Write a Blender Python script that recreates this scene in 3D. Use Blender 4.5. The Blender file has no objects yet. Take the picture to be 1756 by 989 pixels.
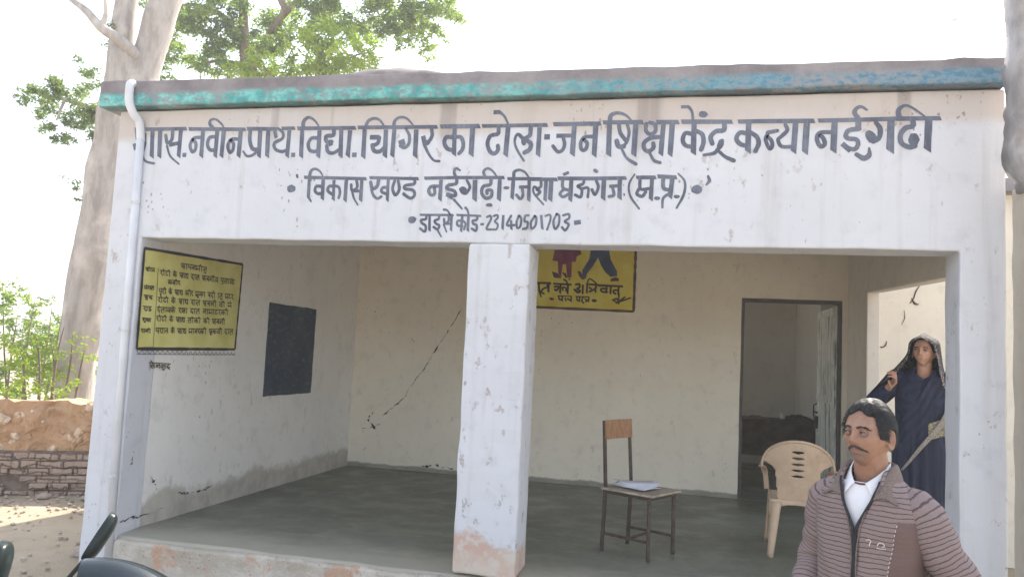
import bpy, bmesh, math, random
from mathutils import Vector, Matrix, noise, Quaternion
random.seed(11)
R_ = math.radians
SC = bpy.context.scene
COL = SC.collection

# ------------------------------------------------------------------ camera
CAM_F = 1331.8 / 1756 * 36
cam_d = bpy.data.cameras.new('camera'); cam_d.lens = CAM_F; cam_d.sensor_width = 36
cam_d.clip_start = 0.05; cam_d.clip_end = 2000
cam = bpy.data.objects.new('camera', cam_d); COL.objects.link(cam); SC.camera = cam
EYE = 1.38
def cam_axes(yaw, pitch, roll):
    fw = Vector((-math.sin(yaw)*math.cos(pitch), math.cos(yaw)*math.cos(pitch), math.sin(pitch)))
    rt = Vector((math.cos(yaw), math.sin(yaw), 0)); up = rt.cross(fw)
    return (rt*math.cos(roll)+up*math.sin(roll), up*math.cos(roll)-rt*math.sin(roll), fw)
rt, up, fw = cam_axes(0.2254, 0.0859, 0.0491)
cam.matrix_world = Matrix(((rt.x, up.x, -fw.x, 0), (rt.y, up.y, -fw.y, 0), (rt.z, up.z, -fw.z, EYE), (0, 0, 0, 1)))

def at(x, y, d):
    """world point seen at photo position x, y (1756 wide) at depth d metres"""
    return Vector((0,0,EYE)) + (fw + rt*((x-878)/1331.8) - up*((y-494.5)/1331.8))*d

# ------------------------------------------------------------------ sky, sun, exposure
SUN_EL, SUN_AZ = R_(44), R_(22)          # azimuth from +Y (behind the school) towards +X
W = bpy.data.worlds.new('World'); SC.world = W; W.use_nodes = True
wn = W.node_tree.nodes; wl = W.node_tree.links; wn.clear()
sky = wn.new('ShaderNodeTexSky'); sky.sky_type = 'NISHITA'; sky.sun_disc = False
sky.sun_elevation = SUN_EL; sky.sun_rotation = SUN_AZ
sky.air_density = 1.0; sky.dust_density = 2.0; sky.ozone_density = 0.6; sky.altitude = 200
bg = wn.new('ShaderNodeBackground'); bg.inputs['Strength'].default_value = 0.15
wo = wn.new('ShaderNodeOutputWorld')
hs = wn.new('ShaderNodeHueSaturation'); hs.inputs['Saturation'].default_value = 0.5     # hazy, whitish winter sky
wl.new(sky.outputs[0], hs.inputs['Color']); wl.new(hs.outputs[0], bg.inputs[0]); wl.new(bg.outputs[0], wo.inputs[0])
sd = bpy.data.lights.new('sun', 'SUN'); sd.energy = 3.2; sd.angle = R_(0.6); sd.color = (1, .93, .82)
sun = bpy.data.objects.new('sun', sd); COL.objects.link(sun)
sdir = Vector((math.sin(SUN_AZ)*math.cos(SUN_EL), math.cos(SUN_AZ)*math.cos(SUN_EL), math.sin(SUN_EL)))
sun.rotation_euler = sdir.to_track_quat('Z', 'Y').to_euler()
SC.view_settings.view_transform = 'Standard'; SC.view_settings.look = 'None'
SC.view_settings.exposure = 1.74; SC.view_settings.gamma = 1.0
SC.view_settings.use_curve_mapping = False
SC.render.engine = 'CYCLES'
SC.cycles.max_bounces = 10; SC.cycles.diffuse_bounces = 6; SC.cycles.transparent_max_bounces = 8
SC.render.resolution_x, SC.render.resolution_y = 1024, 576

# ------------------------------------------------------------------ small helpers
def catmull(pts, n=6):
    if len(pts) < 3: return [Vector(p) for p in pts]
    P = [Vector(p) for p in pts]; P = [P[0]*2-P[1]] + P + [P[-1]*2-P[-2]]
    out = []
    for i in range(1, len(P)-2):
        a, b, c, d = P[i-1:i+3]
        for k in range(n):
            t = k/n
            out.append(.5*((2*b)+(c-a)*t+(2*a-5*b+4*c-d)*t*t+(3*b-a-3*c+d)*t*t*t))
    out.append(P[-2]); return out
def lerp_list(ws, n):
    if len(ws) == 1: return [ws[0]]*n
    r = []
    for i in range(n):
        t = i/(n-1)*(len(ws)-1); k = min(int(t), len(ws)-2); r.append(ws[k]+(ws[k+1]-ws[k])*(t-k))
    return r
class MB:
    """collects shapes and links them as ONE mesh object"""
    def __init__(s): s.v = []; s.f = []; s.uv = {}; s.mi = []; s.cm = 0
    def add(s, vs, fs, uvs=None):
        o = len(s.v); s.v += [Vector(v) for v in vs]
        for k, f in enumerate(fs):
            s.f.append([i+o for i in f]); s.mi.append(s.cm)
            if uvs: s.uv[len(s.f)-1] = uvs[k]
        return s
    def box(s, lo, hi):
        x0, y0, z0 = lo; x1, y1, z1 = hi
        return s.add([(x0,y0,z0),(x1,y0,z0),(x1,y1,z0),(x0,y1,z0),(x0,y0,z1),(x1,y0,z1),(x1,y1,z1),(x0,y1,z1)],
            [(0,3,2,1),(4,5,6,7),(0,1,5,4),(1,2,6,5),(2,3,7,6),(3,0,4,7)])
    def bar(s, a, b, w, h, upv=(0,0,1)):
        a = Vector(a); b = Vector(b); d = (b-a).normalized(); u = Vector(upv)
        x = d.cross(u)
        if x.length < 1e-4: x = d.cross(Vector((1,0,0)))
        x.normalize(); y = x.cross(d)
        vs = []
        for p in (a, b):
            for sx, sy in ((-1,-1),(1,-1),(1,1),(-1,1)): vs.append(p + x*w*.5*sx + y*h*.5*sy)
        return s.add(vs, [(0,1,2,3),(7,6,5,4),(0,4,5,1),(1,5,6,2),(2,6,7,3),(3,7,4,0)])
    def tube(s, pts, rad, seg=10, caps=True, smooth=0, squash=None):
        P = catmull(pts, smooth) if smooth else [Vector(p) for p in pts]
        rr = lerp_list(rad if isinstance(rad, (list, tuple)) else [rad], len(P))
        t = (P[1]-P[0]).normalized(); n = t.orthogonal().normalized(); vs = []; uvs = []; L = 0; Ls = []
        for i, p in enumerate(P):
            if i: L += (p-P[i-1]).length
            Ls.append(L)
            tt = ((P[min(i+1,len(P)-1)]-P[max(i-1,0)])).normalized()
            q = t.rotation_difference(tt); n = q @ n; t = tt; n = (n - t*n.dot(t)).normalized(); b = t.cross(n)
            for k in range(seg):
                a = 2*math.pi*k/seg; off = n*math.cos(a)+b*math.sin(a)
                if squash: off = Vector((off.x*squash[0], off.y*squash[1], off.z*squash[2]))
                vs.append(p+off*rr[i])
        fs = []
        for i in range(len(P)-1):
            for k in range(seg):
                k2 = (k+1) % seg
                fs.append((i*seg+k, i*seg+k2, (i+1)*seg+k2, (i+1)*seg+k))
                uvs.append([(k/seg, Ls[i]), ((k+1)/seg, Ls[i]), ((k+1)/seg, Ls[i+1]), (k/seg, Ls[i+1])])
        if caps:
            fs.append(tuple(range(seg-1,-1,-1))); fs.append(tuple((len(P)-1)*seg+k for k in range(seg)))
            uvs += [[(0,0)]*seg, [(0,L)]*seg]
        return s.add(vs, fs, uvs)
    def grid(s, fn, nu, nv, wrap=False, flip=False):
        """fn(u,v) -> point (and uv); u across, v along"""
        vs = []; uq = []
        for j in range(nv+1):
            for i in range(nu if wrap else nu+1):
                r = fn(i/nu, j/nv)
                if isinstance(r, tuple) and len(r) == 2: vs.append(Vector(r[0])); uq.append(r[1])
                else: vs.append(Vector(r)); uq.append((i/nu, j/nv))
        w = nu if wrap else nu+1; fs = []; uvs = []
        for j in range(nv):
            for i in range(nu):
                i2 = (i+1) % w
                f = [j*w+i, j*w+i2, (j+1)*w+i2, (j+1)*w+i]
                if flip: f.reverse()
                fs.append(f); uvs.append([uq[k] for k in f])
        return s.add(vs, fs, uvs)
    def ell(s, c, r, nu=16, nv=10, rot=None):
        c = Vector(c)
        if not hasattr(r, '__len__'): r = (r, r, r)
        def fn(u, v):
            a = 2*math.pi*u; b = math.pi*(v-.5)
            b = max(-1.5, min(1.5, b))
            p = Vector((r[0]*math.cos(a)*math.cos(b), r[1]*math.sin(a)*math.cos(b), r[2]*math.sin(b)))
            if rot: p = rot @ p
            return c+p
        o = len(s.v); s.grid(fn, nu, nv, wrap=True)
        s.f.append([o+k for k in range(nu-1,-1,-1)]); s.mi.append(s.cm)
        s.f.append([o+nv*nu+k for k in range(nu)]); s.mi.append(s.cm)
        return s
    def cap(s, a, b, ra, rb, seg=14):
        """tapered capsule"""
        a = Vector(a); b = Vector(b); d = (b-a).normalized(); pts = []; rr = []
        for k in range(5):
            t = math.pi/2*(1-k/4); pts.append(a-d*ra*math.sin(t)); rr.append(max(ra*math.cos(t), ra*.05))
        for k in range(5):
            t = math.pi/2*k/4; pts.append(b+d*rb*math.sin(t)); rr.append(max(rb*math.cos(t), rb*.05))
        n = d.orthogonal().normalized(); bb = d.cross(n); vs = []
        for p, r in zip(pts, rr):
            for k in range(seg):
                an = 2*math.pi*k/seg; vs.append(p+(n*math.cos(an)+bb*math.sin(an))*r)
        fs = [(i*seg+k, i*seg+(k+1)%seg, (i+1)*seg+(k+1)%seg, (i+1)*seg+k) for i in range(len(pts)-1) for k in range(seg)]
        fs.append(tuple(range(seg-1,-1,-1))); fs.append(tuple((len(pts)-1)*seg+k for k in range(seg)))
        return s.add(vs, fs)
    def prism(s, poly, fn, t0, t1):
        """poly of 2d points, fn(a,b,t) -> xyz, extruded t0..t1"""
        n = len(poly)
        vs = [fn(a,b,t0) for a,b in poly]+[fn(a,b,t1) for a,b in poly]
        return s.add(vs, [tuple(range(n-1,-1,-1)), tuple(range(n,2*n))]+[(i,(i+1)%n,n+(i+1)%n,n+i) for i in range(n)])
    def cells(s, xs, zs, solid, fn, t0, t1):
        """a slab with openings, made of grid cells that are welded; fn(x,z,t) -> xyz"""
        idx = {}; vs = []; fs = []
        def vid(i, j, k):
            if (i,j,k) not in idx: idx[(i,j,k)] = len(vs); vs.append(fn(xs[i], zs[j], (t0,t1)[k]))
            return idx[(i,j,k)]
        nx, nz = len(xs)-1, len(zs)-1
        S = {(i,j) for i in range(nx) for j in range(nz) if solid((xs[i]+xs[i+1])/2, (zs[j]+zs[j+1])/2)}
        for i, j in S:
            fs.append((vid(i,j,0),vid(i+1,j,0),vid(i+1,j+1,0),vid(i,j+1,0)))
            fs.append((vid(i,j,1),vid(i,j+1,1),vid(i+1,j+1,1),vid(i+1,j,1)))
            if (i-1,j) not in S: fs.append((vid(i,j,0),vid(i,j+1,0),vid(i,j+1,1),vid(i,j,1)))
            if (i+1,j) not in S: fs.append((vid(i+1,j,0),vid(i+1,j,1),vid(i+1,j+1,1),vid(i+1,j+1,0)))
            if (i,j-1) not in S: fs.append((vid(i,j,0),vid(i,j,1),vid(i+1,j,1),vid(i+1,j,0)))
            if (i,j+1) not in S: fs.append((vid(i,j+1,0),vid(i+1,j+1,0),vid(i+1,j+1,1),vid(i,j+1,1)))
        return s.add(vs, fs)
    def jitter(s, amp, scale=3.0, seed=0):
        o = Vector((seed*7.3, seed*3.1, seed*1.7))
        s.v = [v+noise.noise_vector(v*scale+o)*amp for v in s.v]; return s
    def flat(s, ax, val, tol):
        for v in s.v:
            if abs(v[ax]-val) < tol: v[ax] = val
        return s
    def build(s, name, mat=None, parent=None, off=None, smooth=False, mods=()):
        me = bpy.data.meshes.new(name)
        o = Vector(off) if off is not None else Vector((0,0,0))
        me.from_pydata([v-o for v in s.v], [], s.f); me.update()
        bm = bmesh.new(); bm.from_mesh(me); bmesh.ops.recalc_face_normals(bm, faces=bm.faces) if smooth != 'raw' else None
        if s.uv:
            pass
        bm.to_mesh(me); bm.free()
        if s.uv:
            lay = me.uv_layers.new(name='UVMap')
            src = [dict(zip(s.f[i], s.uv[i])) if i in s.uv else None for i in range(len(s.f))]
            for pl in me.polygons:
                d = src[pl.index]
                if d:
                    for li in pl.loop_indices:
                        lay.data[li].uv = d.get(me.loops[li].vertex_index, (0,0))
        for m in (mat if isinstance(mat, (list,tuple)) else [mat]):
            if m: me.materials.append(m)
        for pl, mi in zip(me.polygons, s.mi): pl.material_index = mi
        if smooth:
            for pl in me.polygons: pl.use_smooth = True
        ob = bpy.data.objects.new(name, me); COL.objects.link(ob)
        if parent: ob.parent = parent
        elif off is not None: ob.location = o
        for m in mods:
            md = ob.modifiers.new(m[0].lower(), m[0])
            for k, v in m[1].items(): setattr(md, k, v)
        return ob
def tag(o, label=None, cat=None, group=None, kind=None):
    if label: o['label'] = label
    if cat: o['category'] = cat
    if group: o['group'] = group
    if kind: o['kind'] = kind
    return o
def thing(name, label, cat, loc=(0,0,0), rz=0, group=None):
    o = bpy.data.objects.new(name, None); COL.objects.link(o)
    o.location = loc; o.rotation_euler = (0,0,rz); o.empty_display_size = .1
    return tag(o, label, cat, group)
BEV = lambda w, n=2: ('BEVEL', dict(width=w, segments=n, limit_method='ANGLE', angle_limit=R_(35)))
SUB = lambda n=1: ('SUBSURF', dict(levels=n, render_levels=n))
def steps(a, b, d, extra=()):
    n = max(1, round((b-a)/d)); L = [a+(b-a)*i/n for i in range(n+1)]
    for e in extra:
        if a < e < b:
            k = min(range(1, len(L)-1), key=lambda i: abs(L[i]-e)) if len(L) > 2 else None
            if k is not None and abs(L[k]-e) < d*.5 and L[k] not in extra: L[k] = e
            else: L.append(e)
    return sorted(set(L))
def ribbons(mb, strokes, fn, lift=0.0015, n=6, curve=True):
    """brush strokes in millimetres on a wall; fn(a,b,t) -> xyz with t off the wall"""
    for si, (kind, ws, pts) in enumerate(strokes):
        P = catmull([Vector((p[0]/1000, p[1]/1000, 0)) for p in pts], n) if kind != 'h' else [Vector((p[0]/1000, p[1]/1000, 0)) for p in pts]
        w = [x/1000 for x in lerp_list(ws, len(P))]
        if len(P) == 2 and kind in 'vh':
            P = [P[0], P[0].lerp(P[1], .33), P[0].lerp(P[1], .66), P[1]]; w = [w[0]]*4
        t = lift + (si % 9)*0.00022
        if kind == 'd' and len(P) == 2 and (P[1]-P[0]).length < w[0]*.9:     # round dab
            c = (P[0]+P[1])/2; d = (P[1]-P[0]); a0 = math.atan2(d.y, d.x); L = d.length/2+w[0]*.5; m = 12
            vs = [fn(c.x, c.y, t)]
            for k in range(m):
                an = 2*math.pi*k/m; q = Vector((L*math.cos(an), w[0]*.5*math.sin(an), 0))*random.uniform(.9, 1.08)
                vs.append(fn(c.x+q.x*math.cos(a0)-q.y*math.sin(a0), c.y+q.x*math.sin(a0)+q.y*math.cos(a0), t))
            mb.add(vs, [(0, 1+k, 1+(k+1) % m) for k in range(m)]); continue
        vs = []; 
        for i, p in enumerate(P):
            d = (P[min(i+1,len(P)-1)]-P[max(i-1,0)]);
            if d.length < 1e-6: d = Vector((1,0,0))
            d.normalize(); nn = Vector((-d.y, d.x, 0)); k = w[i]*.5*random.uniform(.93, 1.05)
            L, Rr = p+nn*k, p-nn*k
            if kind == 'v' and i == len(P)-1:           # chisel cut foot: longer on the right
                L += d*k*1.0; Rr -= d*k*.4
            if kind == 'h' and i == 0: L -= d*k*.5
            if kind == 'h' and i == len(P)-1: Rr += d*k*.8
            vs += [fn(L.x, L.y, t), fn(Rr.x, Rr.y, t)]
        fs = [(2*i, 2*i+1, 2*i+3, 2*i+2) for i in range(len(P)-1)]
        if kind == 'b':
            for e, sgn in ((0,-1),(len(P)-1,1)):
                d = (P[e]-P[e-1 if e else 1]); d.normalize(); nn = Vector((-d.y,d.x,0)); k = w[e]*.5
                base = len(vs); m = 5
                arc = [P[e]+nn*k*math.cos(math.pi*j/m)+d*k*math.sin(math.pi*j/m) for j in range(m+1)]
                vs += [fn(q.x,q.y,t) for q in arc]; fs.append(tuple(range(base, base+m+1)))
        mb.add(vs, fs)
    return mb

# ------------------------------------------------------------------ materials
class NT:
    def __init__(s, name):
        s.m = bpy.data.materials.new(name); s.m.use_nodes = True; s.t = s.m.node_tree; s.n = s.t.nodes; s.l = s.t.links
        s.b = s.n['Principled BSDF']; s.out = s.n['Material Output']
        s.b.inputs['Specular IOR Level'].default_value = .3
    def node(s, typ, **kw):
        nd = s.n.new(typ)
        for k, v in kw.items(): setattr(nd, k, v)
        return nd
    def set(s, inp, v):
        if hasattr(v, 'is_linked') or isinstance(v, bpy.types.NodeSocket): s.l.new(v, inp)
        elif v is not None: inp.default_value = v
    def pos(s, obj=False):
        if obj: return s.node('ShaderNodeTexCoord').outputs['Object']
        return s.node('ShaderNodeNewGeometry').outputs['Position']
    def xyz(s, v):
        nd = s.node('ShaderNodeSeparateXYZ'); s.l.new(v, nd.inputs[0]); return nd.outputs
    def noise(s, vec, scale, detail=5, rough=.55, dist=0):
        nd = s.node('ShaderNodeTexNoise'); s.l.new(vec, nd.inputs['Vector'])
        nd.inputs['Scale'].default_value = scale; nd.inputs['Detail'].default_value = detail
        nd.inputs['Roughness'].default_value = rough; nd.inputs['Distortion'].default_value = dist
        return nd.outputs['Fac']
    def vor(s, vec, scale, feature='F1', out='Distance', rnd=1):
        nd = s.node('ShaderNodeTexVoronoi', feature=feature); s.l.new(vec, nd.inputs['Vector'])
        nd.inputs['Scale'].default_value = scale; nd.inputs['Randomness'].default_value = rnd
        return nd.outputs[out]
    def map(s, v, a, b, c=0, d=1, smooth=True):
        nd = s.node('ShaderNodeMapRange'); nd.interpolation_type = 'SMOOTHSTEP' if smooth else 'LINEAR'
        s.set(nd.inputs[0], v)
        for i, x in enumerate((a,b,c,d)): s.set(nd.inputs[i+1], x)
        return nd.outputs[0]
    def math(s, op, a, b=None):
        nd = s.node('ShaderNodeMath', operation=op); s.set(nd.inputs[0], a)
        if b is not None: s.set(nd.inputs[1], b)
        return nd.outputs[0]
    def mix(s, f, a, b, mode='MIX'):
        nd = s.node('ShaderNodeMix', data_type='RGBA', blend_type=mode)
        s.set(nd.inputs[0], f)
        for i, c in ((6,a),(7,b)):
            s.set(nd.inputs[i], (*c, 1) if isinstance(c, tuple) and len(c) == 3 else c)
        return nd.outputs[2]
    def vec(s, v, scale=(1,1,1), loc=(0,0,0), rot=(0,0,0)):
        nd = s.node('ShaderNodeMapping'); s.l.new(v, nd.inputs[0])
        nd.inputs['Scale'].default_value = scale; nd.inputs['Location'].default_value = loc; nd.inputs['Rotation'].default_value = rot
        return nd.outputs[0]
    def bump(s, h, strength=.3, dist=.01):
        nd = s.node('ShaderNodeBump'); s.set(nd.inputs['Height'], h)
        nd.inputs['Strength'].default_value = strength; nd.inputs['Distance'].default_value = dist
        s.l.new(nd.outputs[0], s.b.inputs['Normal'])
    def fin(s, col, rough=.8, metal=0):
        s.set(s.b.inputs['Base Color'], (*col,1) if isinstance(col, tuple) and len(col)==3 else col)
        s.set(s.b.inputs['Roughness'], rough); s.set(s.b.inputs['Metallic'], metal); return s.m
def simple(name, col, rough=.7, var=.15, scale=20, metal=0, bump=0, obj=True):
    t = NT(name); p = t.pos(obj); n = t.noise(p, scale, 6)
    dark = tuple(c*(1-var) for c in col); lite = tuple(min(1, c*(1+var)) for c in col)
    if bump: t.bump(t.noise(p, scale*3, 4), bump, .004)
    return t.fin(t.mix(t.map(n, .3, .7), dark, lite), rough, metal)
def leaf_mat(name, cols, trans=.45):
    t = NT(name); g = t.node('ShaderNodeNewGeometry'); r = g.outputs['Random Per Island']
    cr = t.node('ShaderNodeValToRGB'); t.l.new(r, cr.inputs[0])
    e = cr.color_ramp.elements; e[0].color = (*cols[0],1); e[1].color = (*cols[-1],1)
    for i, c in enumerate(cols[1:-1]): x = e.new((i+1)/(len(cols)-1)); x.color = (*c,1)
    t.fin(cr.outputs[0], .5)
    tr = t.node('ShaderNodeBsdfTranslucent'); t.l.new(t.mix(.5, cr.outputs[0], (.35,.5,.04)), tr.inputs[0])
    mx = t.node('ShaderNodeMixShader'); mx.inputs[0].default_value = trans
    t.l.new(t.b.outputs[0], mx.inputs[1]); t.l.new(tr.outputs[0], mx.inputs[2]); t.l.new(mx.outputs[0], t.out.inputs[0])
    return t.m
# millimetres on each wall plane: (kind, widths, centre line)
LINE_ONE = [('d',[32,17],[(-4003,2914),(-3990,2820)]),('d',[26,20],[(-4009,2793),(-3996,2743)]),('h',[28],[(-3919,2898),(-3587,2897)]),('b',[15,21,20,18,19],[(-3919,2863),(-3916,2786),(-3928,2710),(-3898,2660),(-3826,2642)]),('v',[34],[(-3863,2889),(-3851,2693)]),('v',[34],[(-3798,2888),(-3788,2692)]),('b',[28],[(-3749,2849),(-3731,2795),(-3697,2816),(-3694,2881)]),('d',[30],[(-3714,2778),(-3625,2793)]),('b',[18,16,12],[(-3732,2773),(-3697,2697),(-3619,2636)]),('v',[33],[(-3628,2885),(-3628,2693)]),('d',[31],[(-3597,2704),(-3566,2703)]),('h',[27],[(-3560,2894),(-3108,2884)]),('b',[26],[(-3455,2831),(-3517,2824),(-3541,2773),(-3518,2726),(-3495,2743),(-3496,2789),(-3522,2813)]),('v',[33],[(-3445,2882),(-3443,2692)]),('b',[27],[(-3340,2835),(-3387,2828),(-3400,2779),(-3376,2739),(-3331,2736)]),('v',[33],[(-3330,2880),(-3330,2691)]),('b',[27,25,19,16,14,11],[(-3364,2894),(-3395,2930),(-3389,2957),(-3349,2961),(-3299,2925),(-3278,2895)]),('v',[32],[(-3277,2879),(-3280,2690)]),('b',[26],[(-3148,2813),(-3212,2812),(-3236,2767),(-3217,2719),(-3194,2734),(-3191,2779),(-3216,2806)]),('v',[33],[(-3141,2877),(-3144,2689)]),('h',[29],[(-3091,2888),(-2867,2882)]),('h',[26],[(-2819,2885),(-2724,2886)]),('v',[32],[(-2989,2874),(-2983,2685)]),('b',[30],[(-3066,2881),(-3065,2807),(-3038,2743),(-2989,2737)]),('b',[26,22,19,14],[(-2989,2737),(-3031,2698),(-3077,2691),(-3110,2725)]),('v',[32],[(-2926,2873),(-2920,2687)]),('d',[26],[(-2875,2867),(-2858,2817)]),('b',[18,23,24,25,24,24,26],[(-2854,2888),(-2812,2856),(-2811,2814),(-2870,2781),(-2859,2738),(-2811,2720),(-2767,2730)]),('v',[30],[(-2762,2871),(-2765,2685)]),('d',[31],[(-2735,2695),(-2704,2695)]),('h',[28],[(-2698,2883),(-2267,2880)]),('v',[31],[(-2664,2869),(-2658,2682)]),('b',[30,29,23,16,12],[(-2657,2884),(-2657,2932),(-2623,2960),(-2577,2940),(-2535,2890)]),('b',[26],[(-2540,2812),(-2584,2813),(-2610,2777),(-2597,2730),(-2560,2717),(-2528,2727)]),('v',[32],[(-2532,2867),(-2528,2680)]),('b',[29],[(-2424,2870),(-2426,2831),(-2478,2824),(-2472,2786),(-2434,2785)]),('d',[32],[(-2450,2785),(-2436,2757)]),('b',[27],[(-2470,2757),(-2458,2716),(-2419,2705),(-2372,2730)]),('v',[32],[(-2369,2869),(-2362,2682)]),('v',[32],[(-2303,2863),(-2308,2684)]),('d',[32],[(-2276,2691),(-2243,2691)]),('h',[27],[(-2245,2882),(-1679,2876)]),('v',[32],[(-2196,2871),(-2194,2675)]),('b',[27,24,21,17,13],[(-2189,2884),(-2175,2925),(-2134,2943),(-2090,2930),(-2050,2881)]),('d',[32],[(-2154,2812),(-2085,2811)]),('b',[29],[(-2085,2808),(-2095,2770),(-2132,2753)]),('b',[29],[(-2133,2758),(-2119,2720),(-2078,2712),(-2041,2744)]),('v',[33],[(-2041,2864),(-2037,2679)]),('v',[30],[(-1980,2868),(-1984,2681)]),('b',[26,24,20,17,12],[(-1986,2875),(-1981,2921),(-1949,2946),(-1896,2938),(-1840,2883)]),('b',[18,23,23,25,25],[(-1896,2864),(-1870,2820),(-1870,2765),(-1898,2738),(-1928,2750)]),('d',[46],[(-1927,2791),(-1912,2750)]),('v',[34],[(-1823,2860),(-1820,2676)]),('b',[25],[(-1714,2860),(-1709,2813),(-1737,2763)]),('d',[31],[(-1772,2816),(-1754,2753)]),('d',[35],[(-1752,2763),(-1735,2773)]),('b',[23,19,16,18],[(-1756,2748),(-1722,2688),(-1686,2648),(-1647,2642)]),('h',[30],[(-1651,2878),(-1385,2876)]),('v',[31],[(-1553,2865),(-1548,2686)]),('b',[29],[(-1555,2803),(-1608,2804),(-1619,2764),(-1592,2724),(-1547,2716)]),('b',[27],[(-1542,2805),(-1507,2802),(-1488,2762),(-1492,2720),(-1513,2693)]),('v',[35],[(-1429,2863),(-1430,2683)]),('h',[25],[(-1362,2876),(-931,2875)]),('b',[28],[(-1252,2865),(-1255,2822),(-1304,2809),(-1322,2758),(-1303,2706),(-1273,2689),(-1249,2713),(-1251,2742)]),('v',[33],[(-1188,2864),(-1196,2678)]),('d',[30],[(-1292,2967),(-1248,2968)]),('b',[22,17,15],[(-1250,2968),(-1216,2938),(-1189,2886)]),('b',[27,20,17,16,15],[(-1086,2789),(-1122,2818),(-1139,2775),(-1124,2721),(-1072,2640)]),('b',[29],[(-1036,2858),(-1041,2807),(-1081,2781),(-1077,2755)]),('b',[30],[(-1066,2779),(-1032,2754),(-1037,2715),(-1070,2694)]),('v',[31],[(-978,2860),(-980,2676)]),('d',[35],[(-944,2796),(-907,2796)]),('h',[28],[(-885,2879),(-585,2878)]),('d',[28],[(-865,2802),(-760,2803)]),('b',[24],[(-822,2799),(-809,2746),(-823,2706),(-853,2699),(-884,2735)]),('v',[33],[(-751,2865),(-756,2679)]),('b',[25],[(-624,2794),(-680,2791),(-704,2757),(-698,2711),(-672,2711),(-663,2751),(-684,2773)]),('v',[33],[(-612,2868),(-616,2672)]),('h',[29],[(-564,2885),(-320,2882)]),('h',[28],[(-229,2880),(-99,2878)]),('v',[33],[(-526,2871),(-524,2674)]),('b',[30,29,23,17,12],[(-525,2892),(-518,2930),(-478,2945),(-427,2930),(-384,2890)]),('b',[26],[(-466,2870),(-455,2815),(-419,2765)]),('b',[21],[(-413,2869),(-400,2814),(-415,2751),(-447,2723)]),('b',[31],[(-476,2763),(-463,2728),(-431,2727)]),('b',[16,19,24],[(-441,2708),(-408,2652),(-352,2614)]),('v',[34],[(-360,2868),(-366,2672)]),('b',[25],[(-294,2871),(-295,2827),(-267,2803),(-237,2823),(-242,2866),(-272,2879)]),('b',[27],[(-203,2785),(-264,2779),(-304,2749),(-300,2709),(-273,2695),(-246,2716),(-247,2744)]),('b',[17,20,21],[(-267,2683),(-239,2636),(-202,2621)]),('v',[32],[(-188,2869),(-199,2675)]),('v',[33],[(-134,2868),(-142,2670)]),('h',[28],[(-76,2880),(223,2874)]),('v',[34],[(-1,2870),(-1,2680)]),('b',[27],[(-5,2798),(-52,2807),(-67,2765),(-50,2730),(-3,2717)]),('b',[28],[(14,2819),(49,2798),(59,2749),(46,2701)]),('d',[21],[(-84,2975),(-35,2974)]),('b',[19,17,16],[(-37,2973),(-16,2941),(-9,2887)]),('d',[42],[(44,2926),(60,2924)]),('b',[30],[(180,2865),(178,2822),(131,2815),(101,2781),(111,2739)]),('d',[39],[(167,2752),(155,2720)]),('b',[28,25,18],[(159,2720),(125,2679),(64,2668)]),('b',[20,22,27],[(156,2686),(191,2655),(241,2631)]),('h',[28],[(264,2874),(380,2874),(699,2870)]),('v',[34],[(324,2864),(323,2688)]),('b',[28],[(321,2796),(275,2805),(254,2769),(276,2735),(323,2718)]),('b',[28],[(338,2804),(373,2777),(385,2735),(367,2688)]),('b',[24],[(436,2803),(491,2813)]),('b',[24],[(437,2798),(425,2758),(448,2704),(464,2716),(459,2753),(438,2776)]),('b',[22,24,24,23,24,25],[(537,2851),(549,2815),(515,2777),(497,2757),(518,2716),(577,2713)]),('v',[33],[(596,2859),(587,2683)]),('v',[38],[(660,2858),(652,2678)]),('b',[26],[(799,2799),(734,2796),(719,2758),(739,2713),(763,2726),(755,2762),(739,2778)]),('h',[27],[(727,2871),(960,2872),(1160,2874),(1391,2872)]),('v',[37],[(817,2864),(812,2685)]),('d',[33],[(950,2866),(948,2821)]),('b',[27],[(954,2817),(897,2809),(880,2778),(896,2759),(936,2754),(949,2728),(933,2695),(897,2698)]),('d',[31],[(860,2729),(909,2684)]),('b',[26,33,31,13],[(941,2662),(982,2639),(1010,2659),(1010,2699)]),('b',[27,28,23,20,13],[(949,2881),(927,2915),(941,2944),(967,2950),(995,2931)]),('b',[25,30,29,31],[(1046,2853),(1069,2815),(1064,2762),(1033,2740)]),('d',[60],[(1011,2780),(1027,2756)]),('v',[42],[(1128,2862),(1124,2684)]),('b',[30],[(1246,2860),(1246,2829),(1207,2817),(1180,2778),(1185,2729),(1224,2703),(1257,2709)]),('d',[61],[(1251,2757),(1251,2735)]),('b',[32,28,18,15,12],[(1171,2881),(1168,2925),(1201,2952),(1242,2938),(1307,2887)]),('v',[40],[(1331,2862),(1324,2688)])]
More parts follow.
